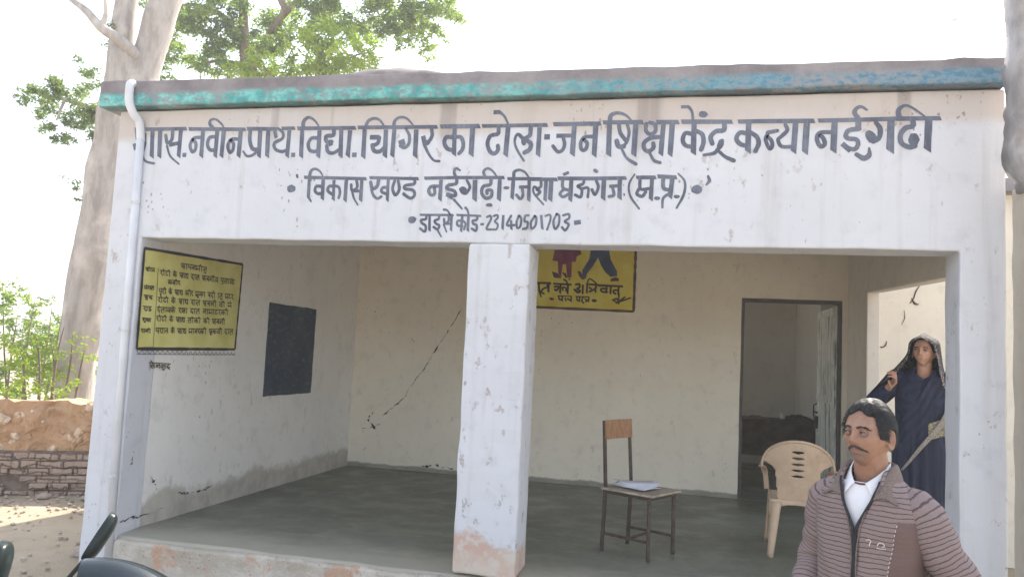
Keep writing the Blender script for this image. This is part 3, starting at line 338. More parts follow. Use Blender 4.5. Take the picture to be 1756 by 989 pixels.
MENU_TEXT = [('b',[9],[(5303,1962),(5310,1948),(5329,1951),(5324,1967)]),('b',[9],[(5309,1947),(5334,1934)]),('b',[9],[(5312,1950),(5344,1949)]),('b',[9],[(5341,1971),(5345,1935)]),('b',[9],[(5364,1970),(5370,1935)]),('b',[9],[(5384,1970),(5391,1951),(5422,1951)]),('b',[9],[(5419,1973),(5422,1936)]),('b',[9],[(5472,1960),(5446,1957),(5437,1946),(5460,1947)]),('b',[9],[(5471,1973),(5476,1936)]),('b',[9],[(5491,1974),(5496,1951),(5533,1954)]),('b',[9],[(5497,1951),(5491,1941),(5515,1950)]),('b',[9],[(5531,1975),(5536,1937)]),('b',[9],[(5561,1976),(5563,1937)]),('b',[9],[(5531,1976),(5539,1989),(5558,1975)]),('b',[9],[(5620,1963),(5593,1960),(5586,1948),(5607,1950)]),('b',[9],[(5621,1979),(5624,1941)]),('b',[9],[(5598,1935),(5616,1926),(5623,1935)]),('h',[8],[(5294,1969),(5629,1977)]),('b',[9],[(5078,1885),(5080,1877),(5070,1870),(5094,1851)]),('b',[9],[(5103,1887),(5108,1852)]),('b',[9],[(5091,1899),(5105,1887)]),('b',[9],[(5139,1889),(5138,1879),(5128,1870),(5137,1855),(5151,1864)]),('b',[9],[(5166,1889),(5173,1853)]),('b',[9],[(5147,1888),(5156,1901),(5168,1890)]),('h',[8],[(5060,1886),(5178,1889)]),('b',[9],[(5230,1890),(5238,1857)]),('b',[9],[(5233,1879),(5217,1876),(5217,1865),(5235,1865)]),('b',[9],[(5233,1877),(5254,1873),(5251,1860)]),('b',[9],[(5222,1904),(5245,1891)]),('h',[8],[(5207,1890),(5258,1892)]),('b',[9],[(5294,1886),(5302,1871),(5315,1875),(5315,1890)]),('b',[9],[(5303,1871),(5317,1858)]),('b',[9],[(5303,1873),(5326,1873)]),('b',[9],[(5325,1893),(5331,1859)]),('b',[9],[(5342,1894),(5350,1859)]),('b',[9],[(5363,1891),(5369,1880),(5378,1892)]),('b',[9],[(5377,1881),(5363,1873),(5382,1862),(5393,1868)]),('b',[9],[(5393,1898),(5396,1861)]),('h',[8],[(5287,1893),(5399,1897)]),('b',[9],[(5455,1898),(5454,1888),(5439,1880),(5452,1868),(5463,1875)]),('b',[9],[(5454,1868),(5469,1857)]),('b',[9],[(5482,1900),(5487,1864)]),('b',[9],[(5532,1901),(5522,1887),(5511,1881)]),('b',[9],[(5513,1886),(5499,1879),(5517,1859)]),('b',[9],[(5530,1902),(5537,1865)]),('h',[8],[(5430,1898),(5542,1902)]),('b',[9],[(5583,1894),(5590,1881),(5604,1885),(5605,1901)]),('b',[9],[(5591,1879),(5609,1867)]),('b',[9],[(5587,1881),(5617,1883)]),('b',[9],[(5615,1904),(5622,1865)]),('b',[9],[(5660,1891),(5633,1884),(5667,1876)]),('b',[9],[(5640,1888),(5655,1878)]),('b',[9],[(5660,1906),(5666,1867)]),('b',[9],[(5678,1890),(5711,1892)]),('b',[9],[(5693,1891),(5695,1875),(5679,1879)]),('b',[9],[(5712,1907),(5718,1869)]),('b',[9],[(5736,1908),(5741,1870)]),('b',[9],[(5710,1908),(5722,1920),(5736,1909)]),('b',[9],[(5728,1917),(5734,1921)]),('b',[9],[(5792,1896),(5764,1892),(5762,1880),(5790,1879)]),('b',[9],[(5788,1911),(5794,1871)]),('h',[8],[(5574,1903),(5796,1910)]),('b',[9],[(5841,1912),(5842,1890),(5872,1888)]),('b',[9],[(5872,1911),(5874,1872)]),('b',[9],[(5857,1870),(5866,1862),(5875,1870)]),('b',[9],[(5925,1915),(5920,1898),(5906,1892)]),('b',[9],[(5905,1898),(5891,1888),(5909,1871)]),('b',[9],[(5924,1914),(5932,1876)]),('b',[9],[(5950,1914),(5955,1876)]),('b',[9],[(6008,1903),(5976,1898),(5977,1886),(6007,1885)]),('b',[9],[(6007,1917),(6011,1876)]),('b',[9],[(5995,1927),(5999,1929)]),('b',[9],[(6027,1918),(6035,1876)]),('h',[8],[(5831,1911),(6041,1918)]),('b',[9],[(5181,1824),(5189,1794)]),('b',[9],[(5184,1814),(5166,1811),(5167,1802),(5185,1801)]),('b',[9],[(5185,1813),(5202,1810),(5200,1799)]),('b',[9],[(5243,1816),(5218,1811),(5220,1803),(5243,1802)]),('b',[9],[(5240,1827),(5243,1798)]),('b',[9],[(5263,1828),(5267,1799)]),('b',[9],[(5242,1827),(5250,1838),(5264,1828)]),('b',[9],[(5293,1830),(5297,1820),(5283,1814),(5308,1801)]),('h',[8],[(5158,1823),(5305,1830)]),('b',[9],[(5071,1749),(5073,1730),(5093,1730)]),('b',[9],[(5093,1751),(5095,1716)]),('b',[9],[(5080,1713),(5093,1704),(5095,1713)]),('b',[9],[(5113,1751),(5119,1741),(5106,1733),(5128,1716)]),('b',[9],[(5137,1752),(5144,1717)]),('b',[9],[(5119,1750),(5126,1764),(5136,1753)]),('h',[8],[(5064,1749),(5148,1752)]),('b',[9],[(5198,1753),(5203,1719)]),('b',[9],[(5199,1743),(5181,1740),(5184,1730),(5199,1728)]),('b',[9],[(5200,1741),(5215,1736),(5214,1723)]),('b',[9],[(5189,1769),(5207,1754)]),('h',[8],[(5173,1753),(5219,1755)]),('b',[9],[(5254,1750),(5257,1736),(5272,1738),(5272,1753)]),('b',[9],[(5258,1736),(5274,1722)]),('b',[9],[(5259,1737),(5281,1737)]),('b',[9],[(5278,1758),(5285,1722)]),('b',[9],[(5297,1758),(5300,1722)]),('b',[9],[(5314,1754),(5321,1744),(5327,1756)]),('b',[9],[(5327,1745),(5315,1738),(5329,1728),(5342,1730)]),('b',[9],[(5338,1759),(5345,1725)]),('h',[8],[(5246,1756),(5346,1760)]),('b',[9],[(5397,1762),(5403,1727)]),('b',[9],[(5401,1750),(5383,1746),(5384,1735),(5402,1735)]),('b',[9],[(5399,1747),(5420,1744),(5418,1731)]),('b',[9],[(5439,1764),(5442,1727)]),('b',[9],[(5416,1765),(5425,1776),(5438,1764)]),('b',[9],[(5466,1766),(5468,1755),(5459,1746),(5481,1728)]),('h',[8],[(5374,1762),(5478,1766)]),('b',[9],[(5514,1767),(5516,1743),(5546,1746)]),('b',[9],[(5518,1744),(5516,1734),(5533,1742)]),('b',[9],[(5541,1768),(5547,1730)]),('b',[9],[(5530,1730),(5541,1720),(5549,1726)]),('b',[9],[(5587,1755),(5565,1755),(5561,1742),(5575,1744)]),('b',[9],[(5585,1770),(5590,1732)]),('b',[9],[(5604,1769),(5611,1747),(5598,1746)]),('b',[9],[(5629,1772),(5633,1734)]),('h',[8],[(5506,1767),(5636,1772)]),('b',[9],[(5701,1761),(5677,1754),(5703,1745)]),('b',[9],[(5685,1756),(5696,1748)]),('b',[9],[(5701,1774),(5703,1735)]),('b',[9],[(5733,1775),(5731,1763),(5716,1755),(5731,1744),(5740,1752)]),('b',[9],[(5730,1745),(5744,1732)]),('b',[9],[(5762,1777),(5769,1737)]),('b',[9],[(5739,1776),(5746,1792),(5761,1776)]),('h',[8],[(5666,1773),(5774,1778)]),('b',[9],[(5818,1778),(5824,1740)]),('b',[9],[(5866,1780),(5863,1765),(5852,1761)]),('b',[9],[(5852,1764),(5837,1756),(5855,1738)]),('b',[9],[(5869,1780),(5876,1744)]),('b',[9],[(5858,1738),(5869,1729),(5877,1737)]),('h',[8],[(5806,1779),(5880,1782)]),('b',[9],[(5920,1784),(5928,1757),(5960,1761)]),('b',[9],[(5928,1759),(5924,1748),(5940,1757)]),('b',[9],[(5956,1784),(5958,1746)]),('b',[9],[(5985,1786),(5986,1777),(5974,1765),(5985,1751),(6003,1759)]),('b',[9],[(6027,1787),(6031,1775),(6018,1767),(6043,1747)]),('h',[8],[(5913,1783),(6040,1788)]),('b',[9],[(5077,1684),(5082,1673),(5069,1665),(5093,1648)]),('b',[9],[(5103,1685),(5109,1649)]),('b',[9],[(5089,1697),(5104,1686)]),('b',[9],[(5144,1686),(5144,1678),(5128,1668),(5137,1654),(5157,1661)]),('b',[9],[(5173,1686),(5176,1652)]),('b',[9],[(5149,1685),(5158,1699),(5173,1686)]),('h',[8],[(5058,1683),(5184,1687)]),('b',[9],[(5241,1691),(5246,1654)]),('b',[9],[(5243,1678),(5225,1675),(5226,1663),(5244,1661)]),('b',[9],[(5246,1674),(5262,1673),(5261,1659)]),('b',[9],[(5231,1703),(5252,1690)]),('h',[8],[(5215,1688),(5270,1690)]),('b',[9],[(5311,1685),(5317,1671),(5331,1674),(5329,1687)]),('b',[9],[(5318,1670),(5336,1655)]),('b',[9],[(5316,1672),(5345,1671)]),('b',[9],[(5340,1692),(5344,1656)]),('b',[9],[(5363,1693),(5367,1657)]),('b',[9],[(5379,1690),(5393,1679),(5397,1689)]),('b',[9],[(5397,1679),(5385,1672),(5402,1663),(5417,1667)]),('b',[9],[(5413,1694),(5420,1659)]),('h',[8],[(5301,1691),(5421,1695)]),('b',[9],[(5482,1697),(5481,1685),(5466,1679),(5478,1668),(5489,1674)]),('b',[9],[(5480,1667),(5495,1657)]),('b',[9],[(5507,1698),(5513,1660)]),('b',[9],[(5562,1700),(5558,1684),(5542,1679)]),('b',[9],[(5543,1683),(5528,1677),(5548,1659)]),('b',[9],[(5567,1701),(5569,1661)]),('h',[8],[(5454,1696),(5576,1700)]),('b',[9],[(5620,1694),(5627,1679),(5643,1684),(5641,1698)]),('b',[9],[(5629,1680),(5646,1663)]),('b',[9],[(5629,1679),(5656,1682)]),('b',[9],[(5655,1702),(5658,1663)]),('b',[9],[(5707,1691),(5678,1685),(5711,1672)]),('b',[9],[(5682,1685),(5698,1676)]),('b',[9],[(5702,1704),(5707,1665)]),('b',[9],[(5723,1690),(5760,1690)]),('b',[9],[(5735,1689),(5743,1675),(5726,1679)]),('b',[9],[(5757,1705),(5765,1668)]),('b',[9],[(5786,1708),(5792,1667)]),('b',[9],[(5757,1704),(5771,1721),(5788,1707)]),('h',[8],[(5611,1701),(5800,1707)]),('b',[9],[(5882,1697),(5853,1692),(5852,1679),(5882,1677)]),('b',[9],[(5881,1711),(5886,1670)]),('b',[9],[(5908,1711),(5916,1671)]),('b',[9],[(5883,1709),(5891,1724),(5908,1712)]),('h',[8],[(5837,1708),(5923,1711)]),('b',[9],[(5975,1714),(5978,1685),(6014,1690)]),('b',[9],[(5977,1686),(5972,1680),(5992,1686)]),('b',[9],[(6010,1714),(6018,1675)]),('b',[9],[(6000,1723),(6006,1725)]),('h',[8],[(5961,1712),(6020,1714)]),('b',[9],[(5083,1611),(5083,1599),(5071,1594),(5082,1582),(5093,1589)]),('b',[9],[(5082,1584),(5096,1572)]),('b',[9],[(5081,1618),(5086,1622)]),('b',[9],[(5140,1613),(5134,1597),(5120,1596)]),('b',[9],[(5119,1597),(5108,1590),(5124,1572)]),('b',[9],[(5139,1614),(5143,1579)]),('b',[9],[(5161,1615),(5168,1579)]),('b',[9],[(5210,1602),(5186,1598),(5185,1589),(5215,1586)]),('b',[9],[(5212,1616),(5214,1579)]),('b',[9],[(5246,1619),(5250,1580)]),('b',[9],[(5246,1604),(5227,1603),(5227,1590),(5252,1592)]),('b',[9],[(5251,1602),(5269,1601),(5267,1586)]),('b',[9],[(5235,1630),(5258,1618)]),('h',[8],[(5060,1610),(5275,1618)]),('b',[9],[(5331,1621),(5335,1610),(5321,1602),(5349,1584)]),('b',[9],[(5354,1616),(5362,1599),(5379,1605),(5373,1618)]),('b',[9],[(5359,1599),(5382,1586)]),('b',[9],[(5362,1601),(5387,1604)]),('b',[9],[(5388,1624),(5393,1587)]),('b',[9],[(5410,1623),(5414,1587)]),('h',[8],[(5309,1620),(5420,1624)]),('b',[9],[(5480,1627),(5480,1616),(5464,1607),(5480,1597),(5496,1606)]),('b',[9],[(5483,1598),(5497,1588)]),('b',[9],[(5512,1627),(5518,1592)]),('b',[9],[(5569,1631),(5561,1616),(5549,1611)]),('b',[9],[(5549,1616),(5537,1607),(5552,1589)]),('b',[9],[(5569,1630),(5579,1594)]),('h',[8],[(5455,1626),(5584,1631)]),('b',[9],[(5662,1620),(5636,1619),(5631,1605),(5650,1608)]),('b',[9],[(5662,1635),(5669,1596)]),('b',[9],[(5685,1635),(5691,1597)]),('b',[9],[(5711,1637),(5714,1610),(5748,1614)]),('b',[9],[(5714,1610),(5705,1603),(5730,1608)]),('b',[9],[(5746,1639),(5752,1600)]),('b',[9],[(5772,1640),(5778,1600)]),('b',[9],[(5814,1639),(5814,1630),(5793,1621),(5806,1604),(5830,1614)]),('b',[9],[(5855,1641),(5863,1629),(5849,1621),(5876,1603)]),('b',[9],[(5909,1644),(5915,1605)]),('b',[9],[(5911,1629),(5889,1628),(5885,1616),(5915,1616)]),('b',[9],[(5909,1627),(5937,1625),(5937,1611)]),('b',[9],[(5964,1646),(5971,1608)]),('b',[9],[(5933,1645),(5945,1660),(5962,1648)]),('h',[8],[(5621,1633),(5981,1647)]),('b',[9],[(5079,1542),(5082,1531),(5072,1526),(5094,1507)]),('b',[9],[(5107,1543),(5110,1507)]),('b',[9],[(5092,1556),(5103,1543)]),('b',[9],[(5142,1543),(5142,1536),(5130,1527),(5138,1511),(5153,1519)]),('b',[9],[(5169,1546),(5173,1510)]),('b',[9],[(5151,1543),(5159,1556),(5169,1544)]),('h',[8],[(5062,1542),(5181,1545)]),('b',[9],[(5233,1546),(5239,1512)]),('b',[9],[(5238,1533),(5218,1531),(5219,1520),(5238,1520)]),('b',[9],[(5236,1531),(5255,1529),(5254,1514)]),('b',[9],[(5227,1560),(5247,1547)]),('h',[8],[(5210,1546),(5261,1547)]),('b',[9],[(5297,1541),(5304,1526),(5319,1531),(5317,1543)]),('b',[9],[(5306,1527),(5321,1512)]),('b',[9],[(5303,1529),(5331,1528)]),('b',[9],[(5329,1550),(5332,1514)]),('b',[9],[(5347,1548),(5353,1512)]),('b',[9],[(5366,1546),(5372,1535),(5381,1546)]),('b',[9],[(5381,1536),(5367,1528),(5384,1518),(5397,1520)]),('b',[9],[(5396,1551),(5399,1515)]),('h',[8],[(5290,1548),(5402,1551)]),('b',[9],[(5474,1553),(5469,1538),(5457,1533)]),('b',[9],[(5453,1538),(5444,1529),(5458,1512)]),('b',[9],[(5473,1553),(5479,1515)]),('b',[9],[(5498,1553),(5504,1517)]),('b',[9],[(5485,1565),(5499,1553)]),('b',[9],[(5546,1553),(5549,1517)]),('b',[9],[(5546,1541),(5526,1538),(5529,1529),(5551,1526)]),('b',[9],[(5548,1538),(5568,1536),(5569,1520)]),('b',[9],[(5593,1555),(5595,1517)]),('b',[9],[(5568,1554),(5577,1568),(5589,1555)]),('h',[8],[(5433,1551),(5603,1556)]),('b',[9],[(5667,1558),(5671,1521)]),('b',[9],[(5665,1545),(5648,1541),(5647,1532),(5668,1530)]),('b',[9],[(5665,1543),(5687,1539),(5686,1525)]),('b',[9],[(5713,1559),(5718,1520)]),('b',[9],[(5688,1557),(5697,1572),(5711,1557)]),('h',[8],[(5636,1557),(5724,1559)]),('b',[9],[(5766,1553),(5773,1538),(5791,1543),(5791,1558)]),('b',[9],[(5774,1536),(5794,1523)]),('b',[9],[(5776,1538),(5803,1541)]),('b',[9],[(5803,1561),(5808,1521)]),('b',[9],[(5852,1549),(5822,1541),(5852,1531)]),('b',[9],[(5832,1543),(5842,1533)]),('b',[9],[(5851,1562),(5855,1525)]),('b',[9],[(5870,1546),(5907,1546)]),('b',[9],[(5882,1548),(5886,1530),(5870,1535)]),('b',[9],[(5906,1562),(5911,1524)]),('b',[9],[(5932,1564),(5937,1524)]),('b',[9],[(5902,1563),(5917,1577),(5929,1564)]),('h',[8],[(5758,1560),(5944,1565)]),('b',[9],[(5072,1453),(5077,1434),(5100,1432)]),('b',[9],[(5095,1453),(5101,1418)]),('b',[9],[(5121,1454),(5127,1445),(5115,1438),(5136,1420)]),('b',[9],[(5142,1454),(5149,1420)]),('b',[9],[(5161,1457),(5168,1421)]),('b',[9],[(5205,1442),(5186,1442),(5180,1433),(5193,1432)]),('b',[9],[(5203,1457),(5210,1422)]),('h',[8],[(5066,1453),(5210,1458)]),('b',[9],[(5262,1459),(5267,1424)]),('b',[9],[(5267,1448),(5246,1445),(5249,1434),(5267,1432)]),('b',[9],[(5264,1446),(5283,1444),(5281,1429)]),('b',[9],[(5254,1472),(5276,1460)]),('h',[8],[(5239,1459),(5289,1460)]),('b',[9],[(5328,1455),(5333,1439),(5348,1444),(5347,1457)]),('b',[9],[(5331,1441),(5351,1426)]),('b',[9],[(5333,1442),(5358,1443)]),('b',[9],[(5356,1461),(5360,1427)]),('b',[9],[(5373,1463),(5378,1426)]),('b',[9],[(5393,1461),(5403,1450),(5406,1460)]),('b',[9],[(5407,1449),(5395,1442),(5410,1430),(5424,1435)]),('b',[9],[(5422,1464),(5428,1428)]),('h',[8],[(5319,1461),(5429,1465)]),('b',[9],[(5468,1466),(5470,1443),(5503,1445)]),('b',[9],[(5473,1442),(5467,1434),(5485,1441)]),('b',[9],[(5499,1468),(5502,1431)]),('b',[9],[(5518,1468),(5523,1431)]),('b',[9],[(5564,1454),(5543,1455),(5540,1442),(5556,1444)]),('b',[9],[(5565,1471),(5567,1433)]),('b',[9],[(5594,1470),(5597,1461),(5583,1453),(5611,1433)]),('b',[9],[(5632,1471),(5640,1434)]),('b',[9],[(5634,1459),(5618,1456),(5614,1446),(5637,1443)]),('b',[9],[(5638,1456),(5654,1455),(5653,1438)]),('b',[9],[(5681,1473),(5686,1435)]),('b',[9],[(5653,1472),(5664,1487),(5678,1474)]),('h',[8],[(5460,1466),(5691,1474)]),('b',[9],[(5732,1469),(5742,1453),(5758,1456),(5753,1471)]),('b',[9],[(5738,1454),(5760,1439)]),('b',[9],[(5740,1453),(5769,1454)]),('b',[9],[(5768,1476),(5770,1439)]),('b',[9],[(5749,1437),(5763,1427),(5770,1435)]),('b',[9],[(5804,1477),(5810,1439)]),('b',[9],[(5805,1463),(5786,1460),(5789,1450),(5807,1448)]),('b',[9],[(5804,1462),(5828,1459),(5825,1443)]),('b',[9],[(5875,1467),(5846,1462),(5849,1449),(5876,1450)]),('b',[9],[(5873,1480),(5879,1442)]),('b',[9],[(5899,1481),(5904,1440)]),('b',[9],[(5873,1480),(5884,1494),(5899,1482)]),('h',[8],[(5724,1475),(5913,1482)]),('b',[9],[(5973,1485),(5973,1473),(5956,1464),(5974,1450),(5987,1461)]),('b',[9],[(5977,1453),(5995,1439)]),('b',[9],[(6006,1483),(6013,1445)]),('b',[9],[(6065,1488),(6060,1471),(6046,1466)]),('b',[9],[(6041,1471),(6027,1460),(6049,1441)]),('b',[9],[(6067,1485),(6070,1447)]),('h',[8],[(5948,1483),(6078,1487)]),('b',[9],[(4903,1884),(4910,1874),(4921,1877),(4920,1887)]),('b',[9],[(4910,1873),(4921,1865)]),('b',[9],[(4910,1875),(4930,1875)]),('b',[9],[(4929,1890),(4931,1865)]),('b',[9],[(4945,1891),(4950,1867)]),('b',[9],[(4935,1898),(4945,1891)]),('b',[9],[(4967,1891),(4969,1876),(4992,1877)]),('b',[9],[(4970,1876),(4965,1869),(4982,1875)]),('b',[9],[(4991,1892),(4995,1867)]),('h',[8],[(4898,1888),(4997,1893)]),('b',[9],[(4907,1755),(4910,1740),(4931,1743)]),('b',[9],[(4911,1740),(4908,1735),(4921,1739)]),('b',[9],[(4930,1757),(4934,1732)]),('b',[9],[(4924,1762),(4927,1763)]),('b',[9],[(4947,1757),(4953,1742),(4942,1741)]),('b',[9],[(4965,1758),(4966,1733)]),('b',[9],[(4998,1761),(4995,1750),(4986,1747)]),('b',[9],[(4987,1750),(4975,1744),(4989,1731)]),('b',[9],[(5002,1760),(5003,1735)]),('h',[8],[(4901,1755),(5008,1760)]),('b',[9],[(4948,1679),(4918,1675),(4949,1667)]),('b',[9],[(4925,1676),(4940,1670)]),('b',[9],[(4944,1686),(4948,1662)]),('b',[9],[(4929,1661),(4940,1656),(4951,1659)]),('b',[9],[(4986,1687),(4986,1680),(4964,1675),(4984,1669),(4996,1673)]),('b',[9],[(4982,1669),(4997,1662)]),('h',[8],[(4905,1687),(5003,1688)]),('b',[9],[(4925,1607),(4931,1592),(4917,1590)]),('b',[9],[(4950,1606),(4952,1583)]),('b',[9],[(4929,1581),(4945,1575),(4956,1580)]),('b',[9],[(4986,1606),(4988,1599),(4973,1595),(5003,1583)]),('b',[9],[(4973,1581),(4984,1575),(4995,1581)]),('h',[8],[(4905,1606),(5000,1607)]),('b',[9],[(4917,1519),(4927,1509),(4935,1518)]),('b',[9],[(4920,1509),(4938,1497)]),('b',[9],[(4947,1522),(4952,1497)]),('b',[9],[(4934,1496),(4943,1490),(4952,1495)]),('b',[9],[(4983,1521),(4984,1497)]),('b',[9],[(4981,1513),(4964,1512),(4964,1504),(4986,1503)]),('b',[9],[(4982,1512),(5002,1509),(5000,1499)]),('h',[8],[(4910,1521),(5008,1521)]),('b',[9],[(4915,1439),(4922,1428),(4926,1439)]),('b',[9],[(4916,1429),(4932,1417)]),('b',[9],[(4941,1441),(4945,1416)]),('b',[9],[(4982,1432),(4962,1430),(4956,1425),(4971,1424)]),('b',[9],[(4982,1440),(4985,1417)]),('b',[9],[(5003,1441),(5006,1415)]),('b',[9],[(4981,1440),(4992,1450),(5002,1441)]),('h',[8],[(4906,1441),(5013,1441)]),('b',[9],[(5039,1190),(5045,1176),(5069,1178),(5063,1193)]),('b',[9],[(5044,1175),(5070,1158)]),('b',[9],[(5046,1178),(5085,1175)]),('b',[9],[(5083,1195),(5089,1158)]),('b',[9],[(5039,1213),(5068,1195)]),('b',[9],[(5107,1179),(5148,1179)]),('b',[9],[(5121,1179),(5127,1165),(5104,1169)]),('b',[9],[(5145,1193),(5154,1157)]),('b',[9],[(5205,1175),(5173,1178),(5167,1165),(5193,1164)]),('b',[9],[(5210,1190),(5214,1154)]),('b',[9],[(5182,1153),(5201,1142),(5209,1150)]),('b',[9],[(5252,1188),(5253,1177),(5229,1170),(5248,1160),(5266,1165)]),('b',[9],[(5248,1159),(5269,1148)]),('h',[8],[(5028,1197),(5274,1188)])]
MURAL_FIGURES = {'maroon':[[(-1509,2600),(-1528,2473),(-1466,2469),(-1450,2277),(-1421,2278),(-1408,2435),(-1372,2439),(-1349,2286),(-1304,2287),(-1304,2466),(-1260,2467),(-1252,2528),(-1197,2557),(-1217,2605)]],'shoe':[[(-1530,2352),(-1503,2283),(-1436,2276),(-1460,2333)],[(-1416,2346),(-1365,2279),(-1349,2287),(-1367,2335)],[(-1239,2363),(-1212,2299),(-1175,2264),(-1136,2285),(-1177,2324),(-1207,2362)],[(-862,2282),(-860,2255),(-765,2263),(-777,2296),(-815,2305)]],'blue':[[(-1097,2607),(-1108,2502),(-1180,2380),(-1181,2274),(-1136,2285),(-1126,2341),(-1073,2407),(-1009,2520),(-970,2425),(-920,2354),(-862,2306),(-790,2316),(-794,2373),(-870,2507),(-890,2611)]]}
BACK_CRACKS = [('b',[14,20,27,20,34,20,27,20],[(-2584,1873),(-2712,1644),(-2829,1455),(-2971,1205),(-3070,1064),(-3169,923),(-3213,826),(-3357,695),(-3508,563)]),('b',[27,41,34],[(-3586,633),(-3640,555),(-3576,477),(-3537,439)]),('b',[21,41],[(-3719,522),(-3687,388)]),('b',[21,27,21],[(-3705,435),(-3575,464),(-3490,510)]),('b',[34,21],[(-3688,185),(-3647,235)]),('b',[21,27],[(-3171,1522),(-3126,1490)]),('b',[13,34,40,27,20],[(-2958,67),(-2866,67),(-2797,92),(-2711,73),(-2564,65)]),('b',[27,27],[(-2054,1073),(-2039,1034)]),('b',[19,26],[(-498,1254),(-485,1223)]),('b',[19,31],[(295,272),(315,201)]),('b',[13,20],[(-1069,1743),(-1038,1614)])]
LEFT_CRACKS = [('b',[13,21,13],[(4950,566),(4942,492),(4908,430)]),('b',[22,39,17],[(5166,358),(5198,311),(5246,247)]),('b',[9,18,23,18,14,18],[(5473,195),(5609,155),(5738,153),(5873,151),(5976,174),(6107,140)]),('b',[16,21],[(6374,157),(6428,170)]),('b',[8,21,16,8],[(4867,67),(4995,87),(5088,78),(5346,100)])]
# ------------------------------------------------------------------ the school building
D, BK = 4.837, 8.659
XL, XO1, XC1, XC2, XO2, XR = -4.154, -3.877, -1.410, -1.004, 1.494, 1.735
XD1, XD2, ZS, ZD, ZC, ZT = .552, 1.568, 2.098, 2.118, 3.04, 3.222
G0 = -.30
OFF = (-1.2, D, G0)

def plaster(name, base, stain=(.40,.30,.20), chips=.5, band=0, brick=None, low=0, seed=0, dirt=(.33,.31,.27), streak=.3):
    t = NT(name); p = t.vec(t.pos(), loc=(seed*3.7, seed*1.3, seed*.7)); xyz = t.xyz(t.pos())
    big = t.noise(p, 1.3, 5, .6); mid = t.noise(p, 7, 6, .6); fine = t.noise(p, 60, 4)
    c = t.mix(t.map(big, .3, .75), tuple(x*.93 for x in base), base)
    c = t.mix(t.math('MULTIPLY', t.map(mid, .50, .72), .5), c, tuple(x*.78 for x in base))
    # rain streaks that run down the wall
    st = t.noise(t.vec(p, scale=(9,9,.5)), 1, 5, .6)
    c = t.mix(t.math('MULTIPLY', t.map(st, .52, .78), streak), c, dirt)
    h = t.math('ADD', t.math('MULTIPLY', mid, .6), t.math('MULTIPLY', fine, .25))
    if band:                                         # damp tan stain under the roof slab
        wob = t.math('ADD', xyz['Z'], t.math('MULTIPLY', t.noise(p, 2.2, 5), .22))
        f = t.math('MULTIPLY', t.map(wob, band+.07, band+.15), t.map(big, .2, .6, .5, 1))
        c = t.mix(t.math('MULTIPLY', f, .62), c, stain)
        dr = t.noise(t.vec(p, scale=(5,5,.15), loc=(2,0,0)), 1, 3, .5)   # dark dribbles
        f2 = t.math('MULTIPLY', t.map(dr, .57, .66), t.map(t.math('ADD', xyz['Z'], t.math('MULTIPLY', t.noise(p, 4, 3), .5)), band-.02, band+.42))
        c = t.mix(t.math('MULTIPLY', f2, .55), c, (.24,.20,.19))
    if chips:                                        # flaked paint, in clusters
        cl = t.noise(t.vec(p, loc=(9,4,2)), 1.7, 3)
        v = t.vor(t.vec(p, scale=(1.7,1.7,1)), 17)
        n2 = t.noise(p, 30, 5, .7)
        rad = t.map(cl, .46, .74, -.12, .27*chips)
        f = t.math('LESS_THAN', t.math('ADD', v, t.math('MULTIPLY', t.math('SUBTRACT', n2, .5), 1.1)), rad)
        c = t.mix(t.math('MULTIPLY', f, .75), c, t.mix(t.map(mid, .4, .6), (.20,.18,.17), (.38,.31,.27)))
        h = t.math('SUBTRACT', h, t.math('MULTIPLY', f, .5))
        # scuffs and knocks: ragged grey-brown marks in clusters
        sc_ = t.noise(t.vec(p, scale=(1.5,1.5,1), loc=(1,7,3)), 8.5, 8, .68); kn = t.noise(t.vec(p, loc=(4,8,1)), 2.1, 3)
        f = t.math('MULTIPLY', t.map(sc_, .60-.012*(chips > 1.2), .64-.006*(chips > 1.2)), t.map(kn, .42-.08*(chips > 1.2), .60-.08*(chips > 1.2)))
        f = t.math('MULTIPLY', f, min(.62, .62*chips))
        c = t.mix(f, c, t.mix(t.map(fine, .4, .6), (.25,.22,.22), (.42,.35,.31))); h = t.math('SUBTRACT', h, t.math('MULTIPLY', f, .4))
    if low:                                          # rising damp and dirt at the foot
        w = t.math('ADD', xyz['Z'], t.math('MULTIPLY', t.math('SUBTRACT', t.noise(p, 3.5, 6, .65), .5), low*1.6))
        f = t.map(w, low, low*.62)
        c = t.mix(t.math('MULTIPLY', f, .85), c, t.mix(t.map(mid, .35, .65), dirt, tuple(x*.72 for x in dirt)))
        h = t.math('SUBTRACT', h, t.math('MULTIPLY', f, .4))
    if brick:                                        # plaster fallen off, brick shows
        z0, a = brick
        w = t.math('ADD', t.math('ADD', xyz['Z'], t.math('MULTIPLY', xyz['X'], a)), t.math('MULTIPLY', t.math('SUBTRACT', t.noise(p, 5, 5, .65), .5), .32))
        f = t.map(w, z0+.03, z0-.03)
        bc = t.mix(t.map(t.noise(p, 6, 4), .4, .6), (.58,.36,.27), (.60,.50,.39))
        bc = t.mix(t.map(t.noise(p, 14, 4), .5, .62), bc, (.62,.54,.46))
        c = t.mix(t.math('MULTIPLY', f, .8), c, bc); h = t.math('SUBTRACT', h, f)
    t.bump(h, .35, .012)
    return t.fin(c, .88)
WHITE = (.660,.675,.715)
M_front = plaster('whitewash_front', WHITE, band=2.84, chips=.9, low=0, stain=(.50,.40,.31))
M_col = plaster('whitewash_column', WHITE, chips=1.6, brick=(-.13, .30), seed=2)
M_left = plaster('whitewash_left', (.85,.835,.80), chips=.5, low=.24, seed=3, streak=.08, dirt=(.50,.465,.40))
M_back = plaster('cream_back', (.88,.81,.675), chips=.40, seed=4, streak=.06, low=.06, dirt=(.30,.28,.23))
M_side = plaster('cream_side', (.82,.76,.67), chips=.4, seed=5, streak=.1)
